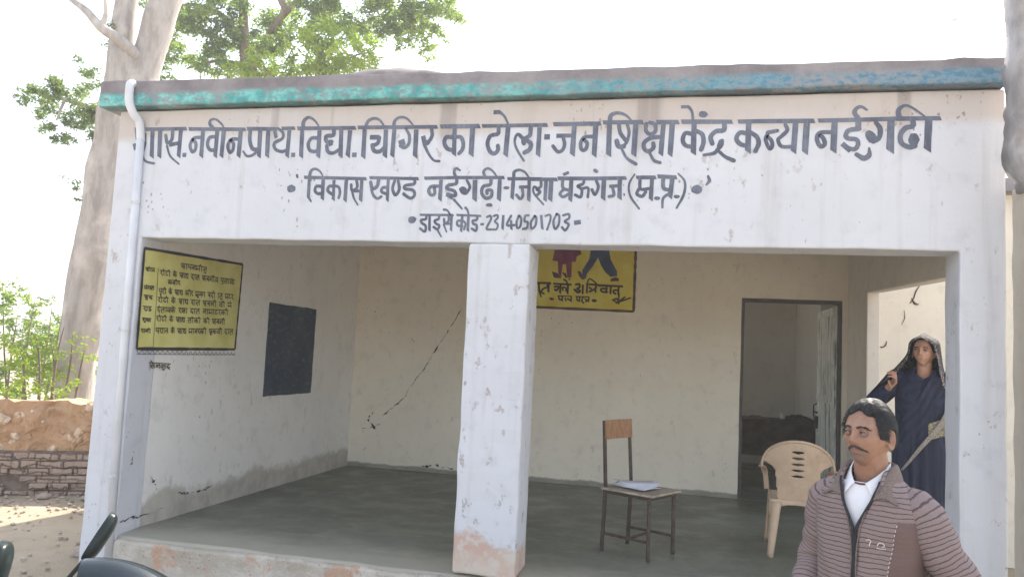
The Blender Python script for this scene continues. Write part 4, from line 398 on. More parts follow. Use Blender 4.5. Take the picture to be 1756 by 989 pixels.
M_cream = plaster('cream_bright', (.84,.78,.67), chips=.3, seed=6, streak=.08)
def m_plinth():
    t = NT('worn_plinth'); p = t.pos(); n = t.noise(p, 4, 6, .65); m = t.noise(p, 18, 5, .7)
    c = t.mix(t.map(n, .35, .65), (.62,.58,.52), (.46,.41,.34))
    c = t.mix(t.map(t.noise(t.vec(p, loc=(3,1,0)), 2.5, 6, .65), .52, .6), c, (.55,.36,.26))
    c = t.mix(t.map(t.vor(p, 26), .16, .08), c, (.25,.22,.18))
    c = t.mix(t.map(m, .62, .7), c, (.30,.27,.23)); t.bump(t.math('ADD', n, m), .7, .03); return t.fin(c, .95)
def m_floor():
    t = NT('cement_floor'); p = t.pos(); x = t.xyz(p)
    n = t.noise(p, 1.1, 7, .62); s = t.noise(t.vec(p, loc=(3,1,0)), 3.2, 7, .68)
    c = t.mix(t.map(n, .3, .7), (.130,.140,.108), (.215,.225,.18))
    c = t.mix(t.math('MULTIPLY', t.map(s, .50, .70), .45), c, (.30,.30,.25))
    c = t.mix(t.math('MULTIPLY', t.map(t.noise(p, 9, 5, .7), .58, .72), .5), c, (.085,.09,.07))
    ln = t.noise(t.vec(p, scale=(.5,6,1), rot=(0,0,.15)), 1.5, 6, .6)
    c = t.mix(t.math('MULTIPLY', t.math('MULTIPLY', t.map(ln, .55, .7), t.map(x['Y'], D+1.7, D+.3)), .55), c, (.36,.35,.30))
    # trodden pale dust along the front edge
    e = t.map(t.math('ADD', x['Y'], t.math('MULTIPLY', t.noise(p, 3.2, 5), .5)), D+1.05, D+.25)
    c = t.mix(t.math('MULTIPLY', e, .8), c, (.44,.41,.34))
    t.bump(t.noise(p, 30, 5), .15, .01); return t.fin(c, t.map(s, .35, .7, .34, .65))
def m_teal():
    t = NT('peeling_teal_paint'); p = t.pos(); x = t.xyz(p)
    n = t.noise(p, 3, 6, .65); f = t.noise(t.vec(p, scale=(1,1,1.6)), 22, 6, .7)
    conc = t.mix(t.map(n, .3, .7), (.19,.17,.18), (.32,.30,.305))
    teal = t.mix(t.map(t.noise(p, 9, 4), .35, .65), (.06,.33,.33), (.21,.60,.56))
    teal = t.mix(t.map(x['X'], -2.0, .8), teal, t.mix(t.map(f, .4, .6), (.10,.22,.31), (.20,.38,.47)))
    z = t.math('ADD', x['Z'], t.math('MULTIPLY', t.math('SUBTRACT', n, .5), .06))
    k = t.math('MULTIPLY', t.map(z, 3.160, 3.115), t.map(t.math('ADD', f, t.math('MULTIPLY', n, .5)), .66, .90, 1, .08))
    k = t.math('MULTIPLY', k, t.map(x['Y'], D+.03, D+.01))
    c = t.mix(k, conc, teal)
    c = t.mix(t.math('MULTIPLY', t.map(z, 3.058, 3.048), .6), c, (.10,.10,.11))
    t.bump(t.math('ADD', n, f), .5, .02); return t.fin(c, .8)
M_plinth, M_floor, M_teal = m_plinth(), m_floor(), m_teal()
M_paint = simple('dark_blue_black_paint', (.060,.068,.095), .75, .25, 9, obj=False)
def paint_worn():
    t = NT('brushed_slate_paint'); p = t.pos(); n = t.noise(p, 5, 5, .6); f = t.noise(t.vec(p, scale=(1,1,.3)), 70, 4)
    c = t.mix(t.map(n, .3, .7), (.085,.095,.135), (.165,.185,.235))
    c = t.mix(t.math('MULTIPLY', t.map(f, .5, .75), .35), c, (.28,.31,.36)); return t.fin(c, .7)
M_text = paint_worn()
M_ink = simple('black_ink', (.035,.03,.03), .8)
M_crack = simple('crack_shadow', (.075,.062,.055), 1, .3, 40)

school = thing('school_building', 'long white single storey school with two open bays, teal roof edge and black painted writing', 'school', OFF)
PB = dict(parent=school, off=OFF)
F3 = lambda x, z, t: (x, t, z)
xs = steps(XL, XR, .11, (XO1, XO2)); zs = steps(G0, ZC, .11, (ZS,))
MB().cells(xs, zs, lambda x, z: not (XO1 < x < XO2 and z < ZS), F3, D, D+.262).jitter(.006, 5).flat(1, D, .02).build('front_wall', M_front, mods=[BEV(.012)], **PB)
MB().cells(steps(XC1,XC2,.09), steps(0,ZS,.09), lambda x,z: True, F3, D-.004, D+.324).jitter(.008, 5, 2).build('column', M_col, mods=[BEV(.016)], **PB)
MB().cells(steps(D+.262,BK,.2), steps(G0,ZC,.2), lambda a,b: True, lambda a,b,t: (t,a,b), XO1, XL).jitter(.005, 4, 3).build('left_wall', M_left, **PB)
MB().cells(steps(XL,XR,.15,(XD1,XD2)), steps(G0,ZC,.15,(0,ZD)), lambda x,z: not (XD1<x<XD2 and 0<z<ZD), F3, BK, BK+.24).jitter(.004, 4, 4).build('back_wall', M_back, **PB)
# right side: stub of wall at the back, beam forward to the front pier
XS = 1.619
sw = MB()
sw.prism([(7.779,0),(BK,0),(BK,ZC),(7.779,ZC)], lambda a,b,t: (t,a,b), XS, XR)
sw.prism([(D+.262,2.0),(7.777,2.125),(7.777,ZC),(D+.262,ZC)], lambda a,b,t: (t,a,b), XS, XR)
sw.build('side_beam', M_side, mods=[BEV(.01)], **PB)
# floor and plinth
fl = MB()
fxs = steps(XO1-.02, XR, .2); fys = steps(D+.02, BK+.02, .2)
fl.cells(fxs, fys, lambda x,y: True, lambda x,y,t: (x, y, t), 0, -.05)
fl.v = [Vector((v.x, v.y+(.03*noise.noise(Vector((v.x*3,1,0))) if v.y < D+.05 else 0), v.z-.004*abs(noise.noise(v*2))-(.02*(.6+noise.noise(Vector((v.x*2.5,4,0)))) if v.y < D+.05 else 0))) for v in fl.v]
fl.build('porch_floor', M_floor, mods=[BEV(.02,3)], **PB)
pl = MB().cells(steps(XO1+.002, XO2-.002, .1), steps(G0, -.03, .07), lambda x,z: True, F3, D-.012, D+.35)
pl.jitter(.022, 6, 5).build('plinth', M_plinth, mods=[BEV(.02,2)], **PB)
MB().box((XO2-.001, D+.27, G0), (XR-.004, BK, -.052)).box((XL+.01, BK+.25, G0), (XR, BK+3.4, -.012)).build('foundation', M_plinth, **PB)
# roof slab with the painted front edge
rs = MB().cells(steps(-4.287, 1.735, .12), [D-.075]+steps(D+.05, BK+3.6, .4), lambda x,y: True, lambda x,y,t: (x,y,t), ZT+.012, ZC+.008)
rs.v = [Vector((v.x, v.y+.012*noise.noise(v*4), v.z+(.014*noise.noise(Vector((v.x*2.3,0,3)))+.012*noise.noise(Vector((v.x*9,2,3))) + (.012-.008*(v.x+4)) if v.z > 3.1 else .012*noise.noise(Vector((v.x*1.7,5,1)))+.004))) for v in rs.v]
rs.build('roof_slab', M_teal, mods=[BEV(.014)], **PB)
# drain pipe from the roof down the front of the left pier
pm = simple('white_pipe', (.675,.685,.715), .85, .06, 6, obj=False)
dp = MB().tube([(-4.0,D-.04,3.215),(-4.0,D-.10,3.21),(-3.998,D-.112,3.17),(-3.990,D-.112,3.07),(-3.972,D-.08,2.99),(-3.952,D-.035,2.94),(-3.94,D-.018,2.8)], .029, 14, smooth=4)
dp.tube([(-3.941,D-.022,2.82),(-3.92,D-.022,1.4),(-3.895,D-.016,-.24)], .028, 14)
pipe = dp.build('drain_pipe', pm, smooth=True, **PB)
M_clamp = simple('painted_clamp', (.58,.57,.57), .7)
for z in (2.35, 1.42, .4):
    x = -3.942+(2.82-z)*.0150
    MB().tube([(x,D-.022,z-.010),(x,D-.022,z+.010)], .0315, 14).build('clamp', M_clamp, parent=pipe, off=OFF)

# lettering painted across the front
FW = lambda a, b, t: (a, D-.0006-t*.6, b)
for nm, st in (('LINE_ONE', LINE_ONE), ('LINE_TWO', LINE_TWO), ('LINE_THREE', LINE_THREE)):
    mb = ribbons(MB(), st, FW)
    o = mb.build('painted_lettering', M_text, smooth='raw', **PB)
    for p_ in o.data.polygons: p_.use_smooth = False
school.children[-3]['label'] = 'top line of big dark Hindi lettering'
school.children[-2]['label'] = 'second line of Hindi lettering between two dots'
school.children[-1]['label'] = 'small bottom line of lettering ending in a number'

# yellow menu painted on the left wall
LW = lambda a, b, t: (XO1+.006+t, a, b)
def panel(name, quad, fn, mat, edge, emat, lab, lift=.0, sides=(0,1,2,3)):
    q = [Vector((a,b,0)) for a,b in quad]
    mb = MB(); n = 14
    mb.grid(lambda u,v: fn(*(q[0].lerp(q[1],u).lerp(q[3].lerp(q[2],u),v).xy), lift), n, n)
    o = mb.build(name, mat, smooth='raw', **PB); o['label'] = lab
    eb = MB()
    for k in sides:
        a, b = q[k], q[(k+1)%4]
        d = (b-a).normalized(); nn = Vector((-d.y,d.x,0)); m = 16; vs = []
        for i in range(m+1):
            c = a.lerp(b, i/m); w = edge*random.uniform(.4,.62)
            vs += [fn(*(c+nn*w).xy, lift+.001+k*.0004), fn(*(c-nn*w).xy, lift+.001+k*.0004)]
        eb.add(vs, [(2*i,2*i+1,2*i+3,2*i+2) for i in range(m)])
    eb.build('border', emat, parent=o, off=OFF, smooth='raw')
    return o
t = NT('yellow_paint'); n_ = t.noise(t.pos(), 5, 5); M_yel = t.fin(t.mix(t.map(n_,.3,.7), (.60,.57,.17), (.74,.70,.27)), .7)
t = NT('mustard_paint'); n_ = t.noise(t.pos(), 5, 5); M_mus = t.fin(t.mix(t.map(n_,.3,.7), (.68,.54,.07), (.74,.68,.13)), .7)
menu = panel('menu_panel', [(4.872,2.025),(6.150,2.067),(6.133,1.315),(4.884,1.297)], LW, M_yel, .022, M_ink, 'yellow painted panel of handwritten rows')
mt = ribbons(MB(), MENU_TEXT, LW, .0025, n=3)
mt.build('lettering', simple('faded_ink', (.10,.085,.045), .8, .3, 30), parent=menu, off=OFF, smooth='raw')
zz = [('b', [5], [(5037,1897),(5049,1636),(5057,1308)])]
for i in range(22):
    a = 4884+i*57; zz += [('b',[4],[(a,1288),(a+28,1262),(a+57,1289)])]
zz.append(('b',[4],[(4884,1258),(5500,1262),(6133,1270)]))
ribbons(MB(), zz, LW, .003, n=2).build('ruled_lines', M_ink, parent=menu, off=OFF, smooth='raw')
# blackboard
t = NT('slate_board'); n_ = t.noise(t.pos(), 2.5, 6, .6); c_ = t.mix(t.map(n_,.3,.7), (.022,.036,.062), (.045,.064,.092))
c_ = t.mix(t.math('MULTIPLY', t.map(t.noise(t.vec(t.pos(), scale=(1,2,5)), 6, 5), .50,.75), .5), c_, (.13,.155,.175)); M_board = t.fin(c_, .6)
bb = MB().cells(steps(6.662,7.60,.07), steps(.884,1.768,.07), lambda a,b: True, lambda a,b,t: (t,a,b), XO1+.012, XO1-.01)
bb.v = [Vector((v.x, v.y+.008*noise.noise(v*9), v.z+.009*noise.noise(v*9+Vector((5,0,0))))) for v in bb.v]
bb.build('blackboard', M_board, **PB)['label'] = 'dark slate coloured board on the left wall'
# mural of walking children
BW = lambda a, b, t: (a, BK-.006-t, b)
mur = panel('mural_panel', [(-2.05,2.66),(-.594,2.66),(-.594,1.929),(-2.05,1.944)], BW, M_mus, .028, simple('brown_edge', (.11,.07,.03), .8), 'mustard painted panel with walking legs and Hindi words', sides=(1,2,3))
for k, (nm, col) in enumerate((('maroon',(.22,.045,.09)),('shoe',(.10,.05,.035)),('blue',(.055,.075,.14)))):
    pm_ = simple(nm+'_paint', col, .75, .25, 12, obj=False)
    for i, pl_ in enumerate(MURAL_FIGURES[nm]):
        mb = MB().add([BW(a/1000,b/1000,.0018+k*.0006+i*.0001) for a,b in pl_], [tuple(range(len(pl_)))])
        mb.build({'maroon':'painted_dress','shoe':'painted_shoe','blue':'painted_trousers'}[nm], pm_, parent=mur, off=OFF, smooth='raw')
ribbons(MB(), MURAL_TEXT+MURAL_SIGNATURE, BW, .0035).build('lettering', simple('brown_black_ink', (.06,.035,.02), .8), parent=mur, off=OFF, smooth='raw')
def crack(st, fn):
    kind, ws, pts = st
    P = catmull([Vector((a,b,0)) for a,b in pts], 7); w = lerp_list(ws, len(P)); rr = random.Random(len(P)*7+int(pts[0][0]))
    P = [p+Vector((rr.uniform(-9,9), rr.uniform(-9,9), 0)) for p in P]; mb = MB(); vs = []
    for i, p in enumerate(P):
        d = (P[min(i+1,len(P)-1)]-P[max(i-1,0)]).normalized(); nn = Vector((-d.y,d.x,0))
        k = w[i]*.36*max(.02, .32+2.0*noise.noise(Vector((i*.55, pts[0][0]*.01, 0)))) * (.25 if i in (0,len(P)-1) else 1)
        vs += [fn((p.x+nn.x*k)/1000,(p.y+nn.y*k)/1000,.0012), fn((p.x-nn.x*k)/1000,(p.y-nn.y*k)/1000,.0012)]
    mb.add(vs, [(2*i,2*i+1,2*i+3,2*i+2) for i in range(len(P)-1)]); mb.build('crack', M_crack, smooth='raw', **PB)
for st in BACK_CRACKS: crack(st, BW)
for st in LEFT_CRACKS: crack(st, LW)

# door way, door and the dark room behind
fr = MB(); dm = simple('dark_door_frame', (.10,.09,.08), .6, .2, 12, obj=False)
fr.box((XD1,BK+.03,0),(XD1+.035,BK+.10,ZD)).box((XD2-.035,BK+.03,0),(XD2,BK+.10,ZD)).box((XD1+.035,BK+.03,ZD-.04),(XD2-.035,BK+.10,ZD))
fr.build('door_frame', dm, mods=[BEV(.004)], **PB)
def m_door():
    t = NT('flaking_door_paint'); p = t.pos(); x = t.xyz(p)
    s = t.noise(t.vec(p, scale=(8,8,.9)), 1.6, 6, .7); n = t.noise(p, 5, 5)
    c = t.mix(t.map(s, .36, .50), (.10,.15,.14), (.84,.86,.79))
    c = t.mix(t.math('MULTIPLY', t.map(n,.45,.7), .5), c, (.30,.33,.26)); t.bump(s,.2,.004); return t.fin(c, .55)
M_door = m_door()
hx, hy = XD2-.045, BK+.105; ex, ey = 1.50, BK+1.02
dv = Vector((ex-hx, ey-hy, 0)).normalized(); dn = Vector((dv.y,-dv.x,0))
def dpt(a, b, t): return Vector((hx,hy,0))+dv*a-dn*t*1.0+Vector((0,0,b))
DL = .93
leaf = MB().prism([(0,.02),(DL,.02),(DL,ZD-.06),(0,ZD-.06)], dpt, -.012, .012).build('door', M_door, **PB)
st = MB()
for a,b,c,d in ((0,.02,.07,ZD-.06),(DL-.10,.02,DL,ZD-.06),(.07,ZD-.14,DL-.10,ZD-.06),(.07,1.03,DL-.10,1.12),(.07,.02,DL-.10,.10)):
    st.prism([(a,b),(c,b),(c,d),(a,d)], dpt, .012, .024)
st.build('door_rail', simple('pale_door_rail', (.74,.75,.68), .55, .2, 9, obj=False), parent=leaf, off=OFF)
hb = MB().tube([dpt(DL-.06,1.0,.026),dpt(DL-.06,.98,.06),dpt(DL-.06,.86,.06),dpt(DL-.06,.84,.026)], .008, 8)
hb.bar(dpt(DL-.12,.9,.034), dpt(DL+.02,.9,.034), .02,.02); hb.tube([dpt(DL-.10,.86,.04),dpt(DL-.10,.72,.045)], .025, 8)
hb.build('handle', simple('black_iron', (.03,.03,.03), .5, .2, 20), parent=leaf, off=OFF)
M_room = plaster('dim_room', (.66,.64,.58), chips=.3, seed=8, streak=.1)
y0, y1 = BK+.242, BK+3.3
rm = MB().box((-1.2,y1,-.01),(XR,y1+.2,ZC)).box((-1.4,y0,-.01),(-1.2,y0+.9,ZC)).box((-1.4,y1-.6,-.01),(-1.2,y1+.2,ZC)).box((-1.4,y0+.9,-.01),(-1.2,y1-.6,.6)).box((-1.4,y0+.9,2.6),(-1.2,y1-.6,ZC)).box((XR-.2+.003,y0+.95,-.01),(XR,y1-.003,ZC)).box((XR-.02,y0,-.01),(XR,y0+.948,ZC))  # opening in the unseen left wall is added to let daylight into the room
rm.build('inner_wall', M_room, **PB)
MB().box((-1.198,y0-.24,-.008),(XR-.003,y1,.001)).build('inner_floor', M_floor, **PB)
# ------------------------------------------------------------------ ground
def m_ground():
    t = NT('dry_earth'); p = t.pos(); n = t.noise(p, .9, 7, .6); m = t.noise(p, 6, 6, .65); f = t.noise(p, 60, 4)
    c = t.mix(t.map(n, .3, .7), (.36,.29,.205), (.45,.375,.28)); c = t.mix(t.math('MULTIPLY', t.map(m,.5,.7), .5), c, (.28,.22,.155))
    c = t.mix(t.map(t.vor(p, 34), .13, .07), c, (.50,.45,.37)); t.bump(t.math('ADD', m, f), .5, .03); return t.fin(c, .95)
M_earth = m_ground()
g = MB()
def axis(lim, c, near, st):
    L = [c+i*st for i in range(-int(near/st), int(near/st)+1)]; x = near
    while x < lim: x *= 1.5; L = [c-x]+L+[c+x]
    return L
gx = axis(400, -2, 8, .25); gy = axis(400, 5, 8, .25)
def gfn(u, v):
    x = gx[round(u*(len(gx)-1))]; y = gy[round(v*(len(gy)-1))]
    k = 0 if (-4.4 < x < 3 and y > 4.6) else 1
    return (x, y, G0+k*.035*noise.noise(Vector((x*.8,y*.8,0)))+k*.012*noise.noise(Vector((x*3,y*3,2)))-.004)
g.grid(gfn, len(gx)-1, len(gy)-1); tag(g.build('ground', M_earth, smooth=True), kind='structure')

# ------------------------------------------------------------------ low stone wall on the left
def m_stone(name, mud):
    t = NT(name); p = t.pos(); n = t.noise(p, 3, 6, .6); m = t.noise(p, 16, 6, .7)
    if mud:
        c = t.mix(t.map(n, .3, .7), (.46,.27,.15), (.59,.40,.245))
        c = t.mix(t.math('MULTIPLY', t.map(m, .5, .68), .6), c, (.33,.19,.11))
        v = t.vor(p, 7); f = t.map(t.math('ADD', v, t.math('MULTIPLY', m, .35)), .34, .28)
        c = t.mix(t.math('MULTIPLY', f, t.map(t.noise(t.vec(p,loc=(5,2,0)), 2.5, 2), .40, .48)), c, (.74,.60,.47)); h = t.math('ADD', t.math('ADD', m, n), f)
    else:
        rot = t.vec(p, rot=(0,0,-.487)); sx = t.xyz(rot); cb = t.node('ShaderNodeCombineXYZ')
        nz = t.math('MULTIPLY', t.math('SUBTRACT', t.noise(p, 4, 5, .7), .5), .17)
        t.l.new(t.math('ADD', sx['X'], t.math('MULTIPLY', nz, 1.5)), cb.inputs[0]); t.l.new(t.math('ADD', sx['Z'], nz), cb.inputs[1])
        bk = t.node('ShaderNodeTexBrick'); t.l.new(cb.outputs[0], bk.inputs['Vector']); bk.inputs['Scale'].default_value = 1
        bk.inputs['Brick Width'].default_value = .24; bk.inputs['Row Height'].default_value = .075; bk.inputs['Mortar Size'].default_value = .010; bk.inputs['Mortar Smooth'].default_value = .5
        bk.inputs['Color1'].default_value = (.36,.26,.205,1); bk.inputs['Color2'].default_value = (.48,.37,.30,1); bk.inputs['Mortar'].default_value = (.16,.12,.095,1)
        c = t.mix(t.math('MULTIPLY', t.map(m, .45, .7), .7), bk.outputs['Color'], (.27,.20,.155)); c = t.mix(t.map(n, .5, .75), c, (.46,.37,.30))
        h = t.math('SUBTRACT', t.math('ADD', m, n), t.math('MULTIPLY', bk.outputs['Fac'], .8))
    t.bump(h, .8, .04); return t.fin(c, .95)
wa, wb = Vector((-12.5,3.7,0)), Vector((-4.22,8.13,0)); wd = (wb-wa).normalized(); wn_ = Vector((-wd.y,wd.x,0))
wall = thing('stone_wall', 'low rough wall of mud and stones on courses of brick, left of the school', 'wall', (wa.x,wa.y,G0))
def wall_piece(name, z0, z1, t0, t1, mat, amp, sd):
    L = (wb-wa).length
    mb = MB().cells(steps(0,L,.09), steps(z0,z1,.08), lambda x,z: True, lambda x,z,t: wa+wd*x+wn_*t+Vector((0,0,z)), t0, t1)
    mb.v = [v+noise.noise_vector(v*4.5+Vector((sd,0,0)))*amp+noise.noise_vector(v*1.4)*amp*.8 for v in mb.v]
    if z1 > .5: mb.v = [v+Vector((0,0,.07*noise.noise(Vector((v.x*1.3,v.y*1.3,0))))) if v.z > .55 else v for v in mb.v]
    mb.build(name, mat, wall, off=(wa.x,wa.y,G0), smooth=True)
M_brk = m_stone('grey_brick_courses', False)
mb = MB(); L_ = (wb-wa).length; rr = random.Random(5)
for row in range(6):
    z0 = G0-.02+row*.076; s_ = -rr.random()*.2
    while s_ < L_:
        ln = rr.uniform(.15,.26); o_ = rr.uniform(-.025,.025); hgt = rr.uniform(.058,.070); dz = rr.uniform(-.006,.006)
        if rr.random() > .04:
            q = [wa+wd*(s_+a_)+wn_*b_ for a_, b_ in ((.004,.02+o_),(ln-.008,.02+o_+rr.uniform(-.012,.012)),(ln-.008,.34),(.004,.34))]
            mb.add([v+Vector((0,0,z0+dz)) for v in q]+[v+Vector((0,0,z0+dz+hgt)) for v in q], [(0,3,2,1),(4,5,6,7),(0,1,5,4),(1,2,6,5),(2,3,7,6),(3,0,4,7)])
        s_ += ln
mb.build('brick_base', m_brick2 if False else M_brk, wall, off=(wa.x,wa.y,G0), mods=[BEV(.012,2)])
MB().prism([(0,G0),(L_,G0),(L_,.15),(0,.15)], lambda a,b,t: wa+wd*a+wn_*t+Vector((0,0,b)), .045, .40).build('mortar_core', simple('dark_mortar', (.17,.13,.105), .95, .3, 12, obj=False, bump=.5), wall, off=(wa.x,wa.y,G0))
mt_ = MB().cells(steps(0,L_,.07), steps(.12,.66,.06), lambda x,z: True, lambda x,z,t: wa+wd*x+wn_*t+Vector((0,0,z)), .10, .5)
mt_.v = [v+noise.noise_vector(v*5+Vector((6,0,0)))*.055+noise.noise_vector(v*13)*.03+noise.noise_vector(v*1.4)*.05+(Vector((0,0,.07*noise.noise(Vector((v.x*1.3,v.y*1.3,0))))) if v.z > .55 else Vector((0,0,0))) for v in mt_.v]
for k in range(150):
    s_ = rr.uniform(3.5,L_-.1); zz = rr.uniform(.16,.62); r_ = rr.uniform(.035,.085); c_ = wa+wd*s_+wn_*(.095+rr.uniform(-.01,.03))+Vector((0,0,zz)); n0 = len(mt_.v)
    if k % 3 == 0: mt_.cm = 1
    mt_.ell(c_, (r_*1.25,r_*.8,r_*.75), 10, 7, rot=Matrix.Rotation(rr.random()*6,3,'Y'))
    mt_.cm = 0
    for j in range(n0, len(mt_.v)):
        q = mt_.v[j]-c_; mt_.v[j] = c_+q*(1+.55*noise.noise(q*(1.5/r_)+Vector((k,0,0))))
M_pst = simple('pale_wall_stone', (.60,.46,.34), .95, .25, 12, obj=False, bump=.4)
mt_.build('mud_top', [m_stone('mud_and_stone', True), M_pst], wall, off=(wa.x,wa.y,G0))
# stones lying about
M_rock = simple('pale_stone', (.44,.36,.31), .9, .25, 9, bump=.5)
def stone(loc, r, label, group='loose stones at the foot of the low wall'):
    mb = MB().ell((0,0,0), (r,r*.8,r*.5), 14, 9); sd = random.random()*50
    mb.v = [v*(1+.32*noise.noise(v*(1.6/r)+Vector((sd,0,0)))) for v in mb.v]
    o = mb.build('stone', M_rock, smooth=True); o.location = loc; o.rotation_euler = (0,0,random.random()*6)
    tag(o, label, 'stone', group)
stone((-4.42,5.25,G0+.03), .11, 'flat pinkish stone on the ground beside the foot of the school corner')
for i, (s_, f_, r_, lab) in enumerate(((6.9,.12,.07,'small pale stone lying farthest from the school along the low wall'),(7.3,.2,.05,'small pale stone, second from the far end of the low wall'),(7.75,.1,.08,'largest pale stone at the foot of the low wall'),(8.1,.25,.045,'tiny pale stone standing away from the low wall'),(8.45,.12,.06,'small stone close to the school end of the low wall'))):
    p = wa+wd*s_-wn_*f_; stone((p.x,p.y,G0+.02), r_, lab)
gm = MB()
for i in range(900):
    if i % 3: x, y = random.uniform(-8,-4.3), random.uniform(2.5,7.5)
    else: s_, f_ = random.uniform(4,9.2), abs(random.gauss(0,.35)); q = wa+wd*s_-wn_*f_; x, y = q.x, q.y
    r = random.uniform(.006,.022); a = random.random()*6
    gm.ell((x,y,G0+.008+.035*noise.noise(Vector((x*.8,y*.8,0)))), (r*1.3,r,r*.6), 6, 4)
tag(gm.build('gravel', simple('gravel', (.42,.36,.29), .95, .35, 3, obj=False)), kind='stuff')

# ------------------------------------------------------------------ neighbour on the right, and the pillar at the frame edge
nb = thing('neighbouring_building', 'cream plastered building seen through the open right side of the porch', 'building', (1.75,8.0,G0))
NB = dict(parent=nb, off=(1.75,8.0,G0))
MB().cells(steps(1.742,7,.25), steps(G0,3.1,.25), lambda x,z: True, F3, 8.0, 8.25).jitter(.006,4,9).build('wall', M_cream, **NB)
MB().box((1.742,7.8,3.1),(7.1,12,3.22)).build('roof', M_teal, **NB)
NW = lambda a,b,t: (a, 8.0-.007-t, b)
for w, pts in (((3,6,5,3),[(1578,488),(1570,500),(1566,512),(1560,520)]),((4,9,5),[(1563,512),(1568,520),(1574,522)]),((2,4,2),[(1550,532),(1551,545),(1546,556)]),((3,6,4),[(1520,585),(1518,592),(1512,596)]),((3,5),[(1503,594),(1513,595)])):
    P = []
    for x_, y_ in pts:
        d_ = at(x_,y_,1)-Vector((0,0,EYE)); q = Vector((0,0,EYE))+d_*(8.0/d_.y); P.append((q.x*1000,q.z*1000))
    ribbons(MB(), [('b',[k*2.2 for k in w],P)], NW, .001, n=4).build('crack', M_crack, smooth='raw', **NB)
pp = thing('rough_pillar', 'beige plastered pillar with a rough grey stone upper half at the right end of the school', 'pillar', (2.0,4.6,G0))
PP = dict(parent=pp, off=(2.0,4.6,G0))
M_beige = plaster('beige_pillar', (.50,.45,.37), chips=.3, seed=12)
M_grey = simple('weathered_grey_stone', (.38,.36,.355), .95, .3, 5, bump=.8, obj=False)
MB().cells(steps(1.752,2.3,.06), steps(G0,2.44,.08), lambda x,z: True, F3, 4.52, 4.815).jitter(.008,5,3).build('lower_shaft', M_beige, mods=[BEV(.012)], **PP)
gp = MB().cells(steps(1.676,2.35,.045), steps(2.40,5.2,.05), lambda x,z: True, F3, 4.50, 4.70)
gp.v = [v+noise.noise_vector(v*6)*.022+(noise.noise_vector(v*14)*.030 if v.z < 2.85 else Vector((0,0,0)))+Vector((.05*max(0,(2.56-v.z)/.16) if v.x < 1.9 else 0,0,0)) for v in gp.v]
gp.build('upper_shaft', M_grey, smooth=True, **PP)

# heap of earth and leaves on the roof edge
mb = MB().grid(lambda u,v: Vector((-2.05+(u-.5)*1.5, 4.97+(v-.5)*.36, 3.17+.165*math.sin(math.pi*u)**1.1*math.sin(math.pi*v)**.5+.025*noise.noise(Vector((u*7,v*3,0)))*math.sin(math.pi*u)*math.sin(math.pi*v))), 40, 14)
tag(mb.build('earth_heap', simple('grey_earth', (.25,.215,.20), .95, .3, 8, obj=False, bump=.5), smooth=True), 'low grey heap of earth lying on the front edge of the roof', 'heap')

# ------------------------------------------------------------------ trees and plants
def bark(name, a, b):
    t = NT(name); p = t.pos(); n = t.noise(t.vec(p, scale=(1,1,.25)), 9, 6, .65); m = t.noise(p, 2, 5)
    c = t.mix(t.map(n, .3, .7), a, b); c = t.mix(t.map(m, .5, .7), c, tuple(x*1.25 for x in b)); t.bump(n, .6, .03); return t.fin(c, .9)
M_bark = bark('pale_bark', (.30,.265,.24), (.46,.42,.385))
M_bark2 = bark('brown_bark', (.13,.10,.075), (.22,.17,.12))
def foliage(mb, c, r, n, size, droop=.3, shell=.45, aspect=.42):
    c = Vector(c)
    if not hasattr(r, '__len__'): r = (r,r,r)
    for i in range(n):
        d = Vector((random.gauss(0,1),random.gauss(0,1),random.gauss(0,1))).normalized()*(shell+(1-shell)*random.random())**1.0
        d *= random.uniform(.5,1.15)
        p = c+Vector((d.x*r[0],d.y*r[1],d.z*r[2]))
        s = size*random.uniform(.6,1.3)
        ax = Vector((random.gauss(0,1),random.gauss(0,1),random.gauss(0,.6)-droop)).normalized()
        nx = ax.cross(Vector((random.gauss(0,1),random.gauss(0,1),random.gauss(0,1)))).normalized(); nz = ax.cross(nx)
        w = s*aspect
        mb.add([p, p+ax*s*.45+nx*w*.5+nz*s*.05, p+ax*s, p+ax*s*.45-nx*w*.5+nz*s*.05], [(0,1,2,3)])
    return mb
def clumps(mb, lst, d, size, dens, jit=.6, **kw):
    for x, y, r in lst:
        dd = d+random.uniform(-jit,jit); R = r/1331.8*dd
        # several small sprays per clump, so that sky shows between them
        for k in range(7):
            o = Vector((random.gauss(0,.55),random.gauss(0,.7),random.gauss(0,.5)))*R
            foliage(mb, at(x,y,dd)+o, (R*.5,R*.6,R*.36), int(dens*R*R*48), size, **kw)
M_leaf_grey = leaf_mat('grey_green_leaves', [(.08,.11,.075),(.115,.155,.095),(.16,.195,.125)], .55)
M_leaf_mid = leaf_mat('mid_green_leaves', [(.09,.13,.05),(.14,.20,.065),(.21,.28,.09)], .68)
M_leaf_lime = leaf_mat('lime_leaves', [(.16,.24,.02),(.26,.36,.03),(.36,.44,.05)], .55)
def gp_(x, y, d): q = at(x,y,d); return q
